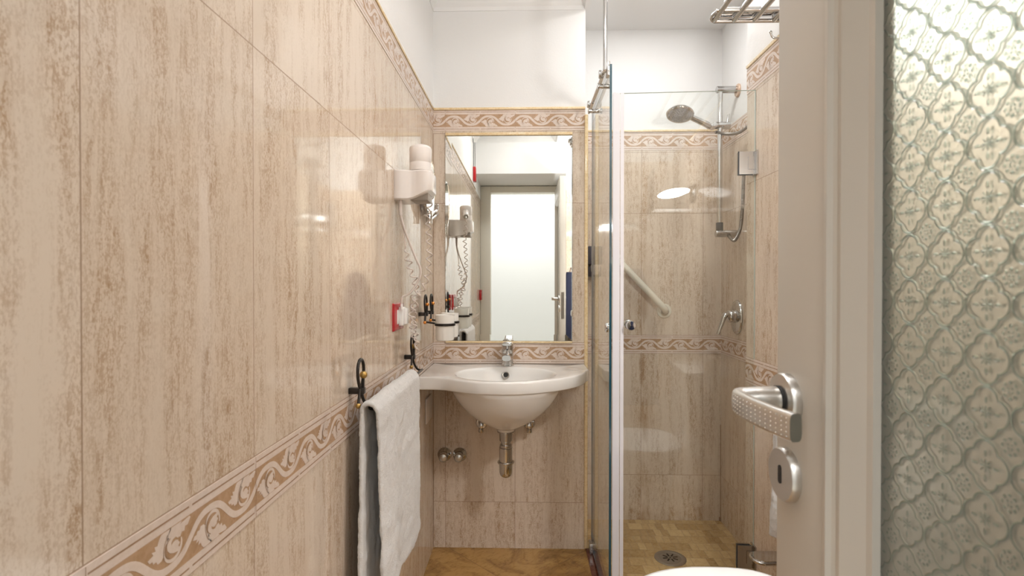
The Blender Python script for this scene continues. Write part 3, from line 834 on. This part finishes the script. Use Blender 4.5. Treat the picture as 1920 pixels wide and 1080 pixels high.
# ---------------------------------------------------------------- wrought iron hooks: towel rail and cup holders
def iron_loop(mb, bb, y, zc, X, copper=False):
    """loop parallel to the wall at depth y, crossing at height zc; brass balls go into bb"""
    pts = []
    for i in range(25):
        t = i/24; a = -PI/2+2*PI*t
        wdt = .0245*math.cos(a)*(.55+.45*math.sin((math.sin(a)+1)/2*PI/2)); zz = .005+.066*(math.sin(a)+1)/2
        pts.append(V(X, y+wdt*(1 if True else -1), zc+zz))
    mb.tube(pts, .0037, 10)
    mb.tube([V(X, y-.004, zc+.008), V(X, y-.012, zc-.014), V(X, y-.017, zc-.026)], .0035, 10)
    mb.tube([V(X+.004, y+.002, zc-.002), V(X+.005, y+.001, zc+.030)], .0038, 10)
    # strap to the wall
    mb.box((XL, y-.006, zc-.007), (X+.009, y+.010, zc+.007), .0015)
    bb[0].ball((X+.006, y+.001, zc+.036), .0088 if not copper else .007, 18); bb[1].ball((X, y-.018, zc-.030), .0062, 16)
def towel_rail():
    X = -.37
    r = thing('towel_rail', 'black wrought iron towel rail with brass balls on the left wall', 'towel rail', (XL, 1.46, .90))
    for y in (1.185, 1.735):
        mb, bb = MB(), (MB(), MB()); iron_loop(mb, bb, y, .902, X)
        mb.tube([V(X, y+.004, .905), V(X+.002, y+.006, .888), V(X+.006, y+.012, .872), V(X+.013, y+.02, .859), V(X+.022, y+.032, .8535), V(X+.023, y+.04, .853)], .0037, 10, smooth_path=5)
        h = mb.build('hook', MT['iron'], r); [q.build('brass_ball', MT['brass'], h) for q in bb]
    mb = MB(); mb.cyl((X+.023, 1.215, .853), (X+.023, 1.78, .853), .0042, 12); mb.build('rod', MT['iron'], r)
towel_rail()
def cup_set(y, label_h, label_c):
    X = -.37; cx, cz0, cz1 = -.296, .934, 1.028
    r = thing('cup_holder', label_h, 'cup holder', (XL, y, 1.035), 'wrought iron cup holders by the mirror')
    mb, bb = MB(), (MB(), MB()); iron_loop(mb, bb, y, 1.030, X, True)
    mb.tube([V(X, y-.004, 1.030), V(X, y-.010, 1.010), V(X+.002, y-.012, 1.002), V(X+.02, y-.012, .999), V(cx-.037, y-.012, .996)], .0037, 10, smooth_path=5)
    h = mb.build('hook', MT['iron'], r); [q.build('copper_ball', MT['copper'], h) for q in bb]
    mb = MB(); mb.lathe([(.0352, -.0045), (.0382, -.0045), (.0388, 0), (.0382, .0045), (.0352, .0045), (.0352, -.0045)], (cx, y-.012, .993), Z1, 40, False, False); mb.build('ring', MT['iron'], r)
    mb = MB(); mb.lathe([(.0001, .003), (.030, .003), (.0325, .012), (.0335, .092), (.0350, .0945), (.0355, .092), (.0345, .070), (.0340, .010), (.032, .002), (.029, 0), (.0001, 0)], (cx, y-.012, cz0), Z1, 40)
    c = mb.build('cup', MT['cup']); tag(c, label_c, 'cup', 'white cups in iron holders')
cup_set(1.968, 'black iron cup holder with copper balls, the nearer on the left wall', 'white cup in the nearer iron holder by the mirror')
cup_set(2.090, 'black iron cup holder with copper balls, the farther in the corner', 'white cup in the farther iron holder, half hidden behind another cup')

# ---------------------------------------------------------------- towels
def towel(name, label, xw, y0, y1, ztop, zf, zb, thick, fold, side=1, shear=0.0, seed=0, rr=.016, flare=0.0):
    """cloth draped over a rod at x=xw running along y; front flap on the room side reaches zf, back flap zb"""
    mb = MB(); ny = 44
    prof_ = []
    LF, LB = ztop-zf, ztop-zb
    nf = 40
    for i in range(nf+1): prof_.append(('f', i/nf))
    for i in range(1, 9): prof_.append(('t', i/8))
    for i in range(1, nf+1): prof_.append(('b', i/nf))
    def base(k, t, s):
        wob = .006*math.sin(5.3*s*fold+1.3+seed)+.004*math.sin(11*s*fold+seed*2)
        if k == 'f':
            z = zf+(LF)*t; dn = (1-t)
            x = xw+side*(rr+.004+wob*dn*1.6+.010*dn*math.sin(2.2*s+seed)); y = y0+(y1-y0)*s
            z += shear*(1-t)*(s-.5); y += flare*dn*s; y += .012*dn*math.sin(3*s+1.0)
            return V(x, y, z)
        if k == 't':
            a = PI*t; return V(xw+side*rr*math.cos(a), y0+(y1-y0)*s, ztop+rr*math.sin(a))
        z = ztop-LB*t; x = xw-side*(rr*.95-.002*t)+side*wob*.3*t*0; y = y0+(y1-y0)*s-.02*t*(1-s)*2+.014*math.sin(4*s+2)*t
        return V(x, y, z)
    rr2 = random.Random(seed+5)
    G = [[base(k, t, j/ny) for k, t in prof_] for j in range(ny+1)]
    top = [[mb.bm.verts.new(p) for p in row] for row in G]
    for j in range(ny):
        for i in range(len(prof_)-1):
            mb._face([top[j][i], top[j+1][i], top[j+1][i+1], top[j][i+1]], True)
    o = mb.build(name, MT['towel'])
    so = o.modifiers.new('thickness', 'SOLIDIFY'); so.thickness = thick; so.offset = 0
    sb = o.modifiers.new('smooth', 'SUBSURF'); sb.levels = 1; sb.render_levels = 2
    tx = bpy.data.textures.new(name+'_pile', 'CLOUDS'); tx.noise_scale = .004; tx.noise_depth = 1
    dp = o.modifiers.new('pile', 'DISPLACE'); dp.texture = tx; dp.strength = .0022; dp.texture_coords = 'LOCAL'
    tx2 = bpy.data.textures.new(name+'_lumps', 'CLOUDS'); tx2.noise_scale = .05
    dp2 = o.modifiers.new('lumps', 'DISPLACE'); dp2.texture = tx2; dp2.strength = .008; dp2.texture_coords = 'LOCAL'
    return tag(o, label, 'towel')
towel('towel', 'white terry towel hanging over the iron rail on the left wall', -.345, 1.158, 1.604, .862, .398, .33, .010, 1.0, 1, 0.0, 0, .0165)

# ---------------------------------------------------------------- shower enclosure
def shower_side():
    x0, x1 = .285, .293; yA, yB, z0, z1 = 1.800, YB-.004, .018, 1.884
    r = thing('shower_side_panel', 'clear glass side panel of the shower between washbasin and corner', 'shower panel', (.289, 2.04, .0))
    mb = MB(); mb.mi = 0
    mb.box((x0, yA, z0), (x1, yB, z1))
    for f in mb.bm.faces:
        f.normal_update()
        if abs(f.normal.x) < .5: f.material_index = 1
    g = mb.build('glass', [MT['glass'], MT['glass_edge']], r)
    # slide rail with clamps and end bracket
    mb = MB(); mb.cyl((.272, 1.815, 1.872), (.272, YB-.03, 1.872), .0075, 16); rail = mb.build('support_rail', MT['chrome'], r)
    for y in (1.90, 2.17):
        mb = MB(); mb.cyl((.262, y, 1.846), (.302, y, 1.846), .0085, 18, .0015); mb.cyl((.257, y, 1.846), (.262, y, 1.846), .012, 18, .001); mb.build('clamp', MT['chrome'], r)
    for y, zz in ((1.86, 1.885), (2.20, 1.895)):
        mb = MB(); mb.cyl((.256, y, zz-.012), (.268, y, zz-.012), .014, 20, .002); mb.build('roller', MT['chrome'], r)
    mb = MB(); mb.box((.2775, 1.80, 1.848), (.2875, 1.835, 1.895), .002); b = mb.build('end_bracket', MT['alu'], r)
    mb = MB()
    for z in (1.862, 1.882): mb.lathe([(.0035, 0), (.0028, .0012), (.0001, .0005)], (.2825, 1.80, z), -Y1, 12)
    mb.build('screws', MT['steel'], b)
    mb = MB(); mb.cyl((.272, 1.812, 1.868), (.272, 1.812, 2.40), .0075, 18); mb.build('ceiling_post', MT['chrome'], r)
    mb = MB(); mb.lathe([(.0165, 0), (.0165, .006), (.013, .009)], (.285, 1.835, .992), -X1, 24); mb.build('knob', MT['chrome'], r)
    mb = MB(); mb.box((.272, YB-.055, .006), (.309, YB-.012, .048), .002); k = mb.build('foot_clamp', MT['chrome_dull'], r)
    mb = MB()
    for xx in (.280, .301): mb.lathe([(.003, 0), (.0001, .001)], (xx, YB-.055, .022), -Y1, 10)
    mb.build('screws', MT['steel'], k)
shower_side()
def shower_door():
    A, B = V(.772, 1.800, 0), V(.303, 1.821, 0); z0, z1 = .022, 1.793
    r = thing('shower_door', 'clear glass hinged shower door across the front of the shower', 'shower door', (.535, 1.81, 0))
    d = (B-A).normalized(); n = V(d.y, -d.x, 0).normalized()
    if n.y > 0: n = -n       # faces the camera
    th = .008
    def P(t, z, o): q = A+d*t-n*o; return V(q.x, q.y, z)
    L = (B-A).length
    mb = MB(); mb.loft([[P(0, z, 0), P(L, z, 0), P(L, z, th), P(0, z, th)] for z in (z0, z1)], smooth=False)
    for f in mb.bm.faces:
        f.normal_update()
        if abs(f.normal.z) > .5 or abs(f.normal.dot(d)) > .9: f.material_index = 1
    mb.build('glass', [MT['glass'], MT['glass_rim']], r)
    # milky seal strip along the closing edge: several thin lips
    mb = MB()
    for k, (t0, t1, o0, o1) in enumerate(((L-.004, L+.003, -.004, .012), (L-.020, L-.002, -.0028, -.0006), (L-.034, L-.022, -.0022, -.0004), (L-.006, L+.004, -.007, -.003))):
        mb.loft([[P(t0, z, o0), P(t1, z, o0), P(t1, z, o1), P(t0, z, o1)] for z in (z0, z1)], smooth=False)
    mb.build('seal_strip', MT['seal'], r)
    for zc in (1.548, .224):
        mb = MB(); t0 = .0; 
        def hb(ta, tb, za, zb, oa, ob): mb.loft([[P(ta, z, oa), P(tb, z, oa), P(tb, z, ob), P(ta, z, ob)] for z in (za, zb)], smooth=False)
        hb(.010, .055, zc-.038, zc+.038, -.007, .0); hb(.010, .055, zc-.038, zc+.038, th, th+.006)
        hb(-.0005, .010, zc-.038, zc-.022, -.007, .0); hb(-.0005, .010, zc+.022, zc+.038, -.007, 0)
        h = mb.build('hinge', MT['chrome_dull'], r)
        mb = MB(); hb(-.0008, .026, zc-.0215, zc+.0215, -.0095, -.004); hb(-.0012, .004, zc-.040, zc+.040, -.020, .020); mb.build('wall_leaf', MT['chrome_dull'], h)
        mb = MB(); hb(.0085, .0575, zc-.0405, zc+.0395, -.0015, -.0002); mb.build('gasket', MT['rubber'], h)
    kp = P(L-.055, 1.003, 0)
    mb = MB(); mb.lathe([(.008, 0), (.008, .012), (.013, .015), (.0165, .020), (.0170, .028), (.0145, .033), (.0001, .034)], kp, n, 28); mb.build('knob', MT['chrome'], r)
    mb = MB(); mb.lathe([(.008, 0), (.008, .012), (.013, .015), (.0165, .020), (.0165, .028), (.0001, .031)], kp-n*th, -n, 24); mb.build('inner_knob', MT['chrome'], r)
MT['glass_rim'] = simple('pale_glass_edge', (.55, .66, .63), .12, 0, .8)
shower_door()

# ---------------------------------------------------------------- shower fittings
def riser():
    X, Y = .8825, 2.43; zb, zt = 1.371, 2.022
    r = thing('shower_riser_rail', 'chrome shower riser rail with slider on the right shower wall', 'shower rail', (XS, Y, zb))
    mb = MB(); mb.cyl((X, Y, zb), (X, Y, zt+.012), .0118, 24); mb.build('rail', MT['chrome'], r)
    mb = MB(); mb.cyl((X-.016, Y, zt), (XS-.008, Y, zt), .0155, 24, .002); b = mb.build('top_bracket', MT['chrome_dull'], r)
    mb = MB(); mb.lathe([(.030, 0), (.030, .005), (.026, .009), (.014, .010)], (XS, Y, zt-.004), -X1, 28); mb.build('flange', MT['copper_ring'], b)
    mb = MB(); mb.cyl((X-.018, Y, zb), (XS, Y, zb), .0165, 24, .003); b = mb.build('bottom_bracket', MT['chrome_dull'], r)
    mb = MB(); mb.cyl((X, Y, zb+.014), (X, Y, zb+.050), .0155, 24, .001); mb.build('collar', MT['rubber'], r)
    zs = 1.86
    mb = MB(); mb.cyl((X-.028, Y, zs), (X+.045, Y, zs), .017, 24, .003); mb.cyl((X+.03, Y-.004, zs), (X+.036, Y-.006, zs+.05), .005, 12); mb.cyl((X-.03, Y-.02, zs-.002), (X-.03, Y+.02, zs-.002), .014, 20, .002)
    mb.build('slider', MT['chrome'], r)
    h = thing('hand_shower', 'chrome round hand shower resting in the slider of the rail', 'hand shower', (X-.04, Y-.01, zs))
    e = V(X-.030, Y-.012, zs-.012); c = px(1275, 213, 2.36)
    mb = MB(); mb.tube([e+V(-.022, 0, .004), e.lerp(c, .2), e.lerp(c, .35)+V(0, 0, .002), e.lerp(c, .7)+V(0, 0, .004), c+V(.035, 0, .004)], [.0125, .014, .0135, .0125, .017], 18, smooth_path=0); mb.build('handle', MT['chrome'], h)
    n = V(-.16, -.30, -.95).normalized()
    mb = MB(); mb.lathe([(.001, -.020), (.028, -.018), (.050, -.010), (.0585, -.001), (.060, .004), (.057, .009), (.050, .010)], c, n, 44, True, False); hd = mb.build('head', MT['chrome'], h)
    mb = MB(); mb.lathe([(.0505, .010), (.0001, .0095)], c, n, 40, False, True); mb.build('spray_face', MT['spray'], hd)
    mb = MB(); a, b_ = frame_of(n)
    for rr, k in ((.045, 26), (.036, 20), (.027, 15), (.018, 10), (.009, 5)):
        for i in range(k):
            q = 2*PI*i/k; mb.lathe([(.0016, 0), (.0013, .002), (.0001, .002)], c+n*.0098+(a*math.cos(q)+b_*math.sin(q))*rr, n, 6)
    mb.build('nozzles', MT['plastic_grey'], hd)
    pts = [V(XS-.045, Y-.010, zb-.004), V(XS-.045, Y-.028, zb-.020), px(1378, 450, 2.36), px(1388, 428, 2.33), px(1392.5, 385, 2.29), px(1394, 340, 2.25), px(1397, 300, 2.20), px(1412, 262, 2.13), px(1412, 300, 2.10), px(1402, 330, 2.2), px(1385, 320, 2.38), px(1355, 300, 2.43), px(1342, 275, 2.44), e+V(.016, 0, -.03), e+V(.012, 0, -.008)]
    mb = MB(); P = spline([Vector(p) for p in pts[:7]], 40)
    rs = [.0072+.0007*(1 if i % 2 else -1) for i in range(len(P))]
    mb.tube(P, rs, 12)
    # other run of the hose, from behind the rail up to the handset
    q = [pts[6], V(.952, 2.10, 1.66), V(.955, 2.10, 1.76), V(.950, 2.18, 1.815), V(.930, 2.32, 1.80), V(.900, 2.405, 1.815), e+V(.018, .004, -.020), e+V(.006, .004, -.020)]
    P = spline([Vector(p) for p in q], 30); mb.tube(P, [.0066+.0006*(1 if i % 2 else -1) for i in range(len(P))], 12)
    mb.build('hose', MT['hose'], r)
MT['copper_ring'] = simple('beige_flange', (.60, .44, .33), .3, .3)
MT['spray'] = simple('spray_plate', (.50, .52, .57), .25, .6)
MT['hose'] = simple('steel_hose', (.30, .275, .25), .35, .9)
riser()
def mixer():
    Y, z = 2.43, .992
    r = thing('shower_mixer', 'chrome single lever shower mixer with oval plate on the right shower wall', 'mixer', (XS, Y, z))
    mb = MB(); mb.lathe([(.078, 0), (.078, .004), (.074, .009), (.060, .012), (.0001, .013)], (XS, Y, z), -X1, 48, True, True, .78, 1.0)
    mb.build('plate', MT['chrome'], r)
    mb = MB(); mb.lathe([(.030, .010), (.029, .030), (.026, .042), (.020, .047), (.0001, .048)], (XS, Y, z+.004), -X1, 32); mb.build('body', MT['chrome'], r)
    mb = MB()
    a = V(XS-.040, Y-.004, z+.006); path = spline([a+V(.012, 0, .0), a+V(-.012, -.004, .006), a+V(-.026, -.010, -.004), a+V(-.040, -.014, -.040), a+V(-.056, -.018, -.082)], 6)
    rings = []
    for i, p in enumerate(path):
        t = i/(len(path)-1); dd = (path[min(i+1, len(path)-1)]-path[max(i-1, 0)]).normalized(); s_, u_ = frame_of(dd, Y1)
        hw = .022-.012*t; th = .016-.009*t
        rings.append([p+s_*th*math.cos(k*PI/10)+u_*hw*math.sin(k*PI/10) for k in range(20)])
    mb.loft(rings); mb.build('lever', MT['chrome'], r)
    mb = MB(); mb.lathe([(.004, .0125), (.0001, .0145)], (XS, Y, z-.052), -X1, 12); mb.build('screw', MT['chrome'], r)
mixer()
def grab():
    r = thing('grab_bar', 'cream grab bar mounted diagonally on the shower back wall', 'grab bar', (.57, YS, 1.10))
    a, b = px(1158, 490, YS), px(1245, 583, YS)
    mb = MB(); mb.tube([a, a+V(0, -.030, 0), a+V(.008, -.046, -.010), a+V(.028, -.050, -.032), b+V(-.028, -.050, .032), b+V(-.008, -.046, .010), b+V(0, -.030, 0), b], .0165, 20); mb.build('bar', MT['grab'], r)
    for p in (a, b):
        mb = MB(); mb.lathe([(.036, 0), (.036, .004), (.033, .007), (.018, .008)], (p.x, YS, p.z), -Y1, 36); mb.build('flange', MT['grab'], r)
grab()
def drain():
    c = V(.619, 2.262, ZS)
    r = thing('floor_drain', 'round steel floor drain in the mosaic shower floor', 'drain', c)
    mb = MB(); mb.lathe([(.066, 0), (.066, .002), (.062, .0035), (.048, .0035), (.046, .002), (.044, .002)], c, Z1, 44, True, False); mb.build('rim', MT['steel'], r)
    mb = MB(); mb.lathe([(.0455, .002), (.040, .0032), (.0001, .0036)], c, Z1, 40, True, True); g = mb.build('grate', MT['steel'], r)
    mb = MB()
    for k in range(8):
        a = 2*PI*k/8+.2; d_ = V(math.cos(a), math.sin(a), 0); s_ = V(-d_.y, d_.x, 0); p = c+Z1*.0040
        mb.prism([(.012, -.0032), (.033, -.0032), (.033, .0032), (.012, .0032)], .0004, lambda u, v, h: p+d_*u+s_*v+Z1*h)
    mb.lathe([(.004, .0036), (.0001, .005)], c, Z1, 12); mb.build('slots', MT['black'], g)
drain()
def dispenser():
    r = thing('soap_dispenser', 'charcoal soap dispenser with pale bottom on the shower wall behind the glass', 'soap dispenser', (.345, YS, 1.25))
    mb = MB(); mb.box((.300, YS-.075, 1.235), (.372, YS, 1.325), .008); mb.build('body', MT['dark'], r)
    mb = MB(); mb.box((.302, YS-.070, 1.175), (.370, YS, 1.231), .012); mb.build('lower_cover', MT['dark'], r)
    mb = MB(); mb.lathe([(.020, 0), (.022, .004), (.021, .03), (.012, .046), (.0001, .05)], (.336, YS-.090, 1.234), -Z1, 24); mb.build('push_cup', MT['plastic'], r)
dispenser()

# ---------------------------------------------------------------- right wall: rack, hook, towel, paper holder, lamp
def rack():
    z = 1.930; xw = XR; x0 = .558; ya, yb = 1.00, 1.605
    r = thing('towel_rack', 'chrome bar towel rack high on the right wall', 'towel rack', (XR, 1.3, z))
    for x in (x0+.006, x0+.064, x0+.124, x0+.182):
        mb = MB(); mb.cyl((x, ya+.004, z), (x, yb-.004, z), .0085, 16); mb.build('bar', MT['chrome'], r)
    for yy in (yb, ya):
        s = -1 if yy == yb else 1
        mb = MB()
        mb.cyl((x0+.004, yy, z-.002), (xw-.004, yy, z-.002), .0062, 16)
        mb.tube([V(x0+.004, yy, z-.002), V(x0-.006, yy+s*.010, z), V(x0-.009, yy+s*.03, z), V(x0-.002, yy+s*.052, z), V(x0+.015, yy+s*.060, z), V(xw-.004, yy+s*.060, z)], .005, 12, smooth_path=5)
        lo = (x0+.002, min(yy, yy+s*.06), z+.006); hi = (xw-.002, max(yy, yy+s*.06), z+.010)
        mb.box(lo, hi, .001); mb.build('end_plate', MT['chrome'], r)
        mb = MB(); mb.lathe([(.026, 0), (.026, .005), (.020, .010), (.009, .014), (.009, .03)], (xw, yy+s*.03, z-.004), -X1, 28); mb.build('wall_flange', MT['chrome'], r)
rack()
r = thing('robe_hook', 'small chrome hook on the white wall under the towel rack', 'hook', (XR, 1.60, 1.83))
c = px(1447, 64, 1.62)
mb = MB(); mb.tube([V(XR-.004, c.y, c.z-.012), c+V(.012, 0, -.012), c+V(.002, 0, -.008), c+V(-.003, 0, .003)], .0032, 10, smooth_path=5); mb.ball(c+V(-.003, 0, .006), .0046, 12); mb.build('hook', MT['chrome'], r)
mb = MB(); mb.lathe([(.012, 0), (.012, .003), (.006, .006)], (XR, c.y, c.z-.012), -X1, 20); mb.build('base', MT['chrome'], r)
r = thing('towel_bar', 'chrome towel bar on the right wall behind the open door', 'towel bar', (XR, 1.45, .86))
mb = MB(); mb.cyl((XR-.05, 1.36, .86), (XR-.05, 1.55, .86), .008, 16); mb.build('bar', MT['chrome'], r)
for yy in (1.362, 1.545):
    mb = MB(); mb.cyl((XR-.05, yy, .86), (XR, yy, .86), .007, 14); mb.lathe([(.022, 0), (.022, .004), (.010, .008)], (XR, yy, .86), -X1, 24); mb.build('post', MT['chrome'], r)
towel('towel', 'white terry towel on the right wall, its edge showing beside the door', XR-.05, 1.40, 1.505, .868, .432, .47, .008, 1.0, -1, -.03, 3, .014, .062)
def paper_holder():
    c = px(1432, 1047, 1.57)
    r = thing('paper_holder', 'curved chrome toilet paper holder low on the right wall', 'paper holder', (XR, 1.57, c.z))
    x0 = px(1412, 1045, 1.57).x
    prof_ = [(x0, 0)]
    poly = [(XR, -.030), (x0+.022, -.030), (x0+.008, -.025), (x0, -.012), (x0, .012), (x0+.008, .025), (x0+.022, .030), (XR, .030)]
    mb = MB(); mb.prism(poly, .003, lambda a, b, h: V(a, 1.57+b, c.z+.004+h)); mb.build('cover', MT['chrome'], r)
    pts = [V(x0+.022, 1.538, c.z), V(x0+.007, 1.543, c.z), V(x0-.002, 1.558, c.z), V(x0-.002, 1.582, c.z), V(x0+.007, 1.597, c.z), V(x0+.022, 1.602, c.z)]
    mb = MB(); mb.tube([V(XR, 1.538, c.z)]+spline(pts, 5)+[V(XR, 1.602, c.z)], .0045, 12); mb.build('frame', MT['chrome'], r)
    mb = MB(); mb.box((XR-.006, 1.53, c.z-.02), (XR, 1.61, c.z+.02), .002); mb.build('wall_plate', MT['chrome'], r)
paper_holder()
def wall_lamp():
    c = V(.672, .90, 1.603)
    r = thing('wall_lamp', 'small glowing wall lamp on the right wall, seen blurred through the door glass', 'lamp', (XR, .90, 1.60))
    mb = MB(); mb.box((XR-.012, .84, 1.56), (XR, .96, 1.64), .003); mb.build('wall_plate', MT['chrome'], r)
    mb = MB(); mb.cyl((XR-.012, .90, 1.60), (c.x+.03, .90, 1.60), .008, 14); mb.build('arm', MT['chrome'], r)
    n = 28
    q = MB(); q.box((.556, .80, 1.505), (.562, 1.02, 1.71), .002); q.box((.556, .84, 1.515), (XR, .852, 1.53), .002); q.build('light_blocker', MT['white'], r)  # added panel on a bracket, keeps lamp light off the left wall
    mb = MB()
    res = bmesh.ops.create_uvsphere(mb.bm, u_segments=n, v_segments=16, radius=1)
    for v in res['verts']: v.co = Matrix.Rotation(-.14, 3, 'Y') @ V(v.co.x*.078, v.co.y*.078, v.co.z*.019)+c
    for f in mb.bm.faces: f.smooth = True
    mb.build('shade', emit('lamp_glow', (1, .985, .965), LAMP_POWER*13), r)
wall_lamp()

# ---------------------------------------------------------------- toilet
def toilet():
    yc = 1.165; x0 = .222; zt = .428
    r = thing('toilet', 'white toilet with closed lid below the frame beside the shower', 'toilet', (.5, yc, 0))
    def outline(sx, sy, zz, ox=0.0, n=48):
        out = []
        for k in range(n):
            a = 2*PI*k/n; c, s = math.cos(a), math.sin(a)
            x = .455+ox-( .233*sx*c if c > 0 else .20*sx*math.copysign(abs(c)**.6, c)); y = yc+.188*sy*math.copysign(abs(s)**.85, s)
            out.append(V(x, y, zz))
        return out
    mb = MB(); mb.loft([outline(.98, .98, zt-.022), outline(1, 1, zt-.018), outline(1, 1, zt-.006), outline(.985, .98, zt-.001), outline(.93, .92, zt+.002), outline(.6, .6, zt+.004)]); mb.build('lid', MT['toilet'], r)
    mb = MB(); mb.loft([outline(.97, .97, zt-.040), outline(.985, .985, zt-.036), outline(.985, .985, zt-.024)]); mb.build('seat', MT['toilet'], r)
    mb = MB(); mb.loft([outline(.62, .55, .0, .03), outline(.60, .53, .06, .03), outline(.60, .55, .16, .03), outline(.78, .78, .28, .01), outline(.93, .95, .36), outline(.95, .96, .386)]); mb.build('bowl', MT['ceramic'], r)
    mb = MB(); mb.box((.645, yc-.185, .40), (XR, yc+.185, .74), .015, 3); mb.box((.64, yc-.19, .74), (XR, yc+.19, .765), .006); mb.build('tank', MT['ceramic'], r)
toilet()

# ---------------------------------------------------------------- things seen only in the mirror
r = thing('alarm_box', 'red alarm pull box high on the left wall, seen in the mirror', 'alarm', (XL, .49, 1.98))
mb = MB(); mb.box((XL, .455, 1.925), (XL+.022, .525, 2.035), .004); mb.build('box', MT['red'], r)
mb = MB(); mb.box((XL+.001, .50, 2.035), (XL+.005, .504, 2.40)); mb.tube([V(XL+.012, .47, 2.03), V(XL+.010, .45, 2.08), V(XL+.006, .45, 2.30)], .002, 8); mb.build('cable', MT['rubber'], r)
r = thing('light_switch', 'dark red switch plate on the left wall by the doorway, seen in the mirror', 'switch', (XL, -.10, 1.05))
mb = MB(); mb.box((XL, -.15, 1.0), (XL+.018, -.05, 1.09), .003); mb.build('plate', MT['red'], r)
def stand_in():  # made-up navy shape in place of the person reflected in the mirror edge
    r = thing('person_stand_in', 'dark navy cloth shape behind the door standing in for a person, seen at the right edge of the mirror', 'person_stand_in', (.53, YF, 1.2))
    rings = []
    for i in range(14):
        t = i/13; z = 1.235-.82*t; wd = .045+.075*min(1, t*2.5)+.012*t
        ring = []
        for k in range(48):
            a = 2*PI*k/48; fo = 1+.10*math.sin(7*a)*t
            ring.append(V(.54+wd*math.cos(a)*fo, YF+.052+.048*min(1, .4+t)*math.sin(a)*fo, z))
        rings.append(ring)
    mb = MB(); mb.loft(rings); mb.build('cloth', MT['navy'], r)
    mb = MB(); mb.tube([V(.54, YF, 1.27), V(.54, YF+.04, 1.265), V(.54, YF+.055, 1.245), V(.54, YF+.055, 1.225)], .005, 10); mb.build('hook', MT['steel'], r)
stand_in()
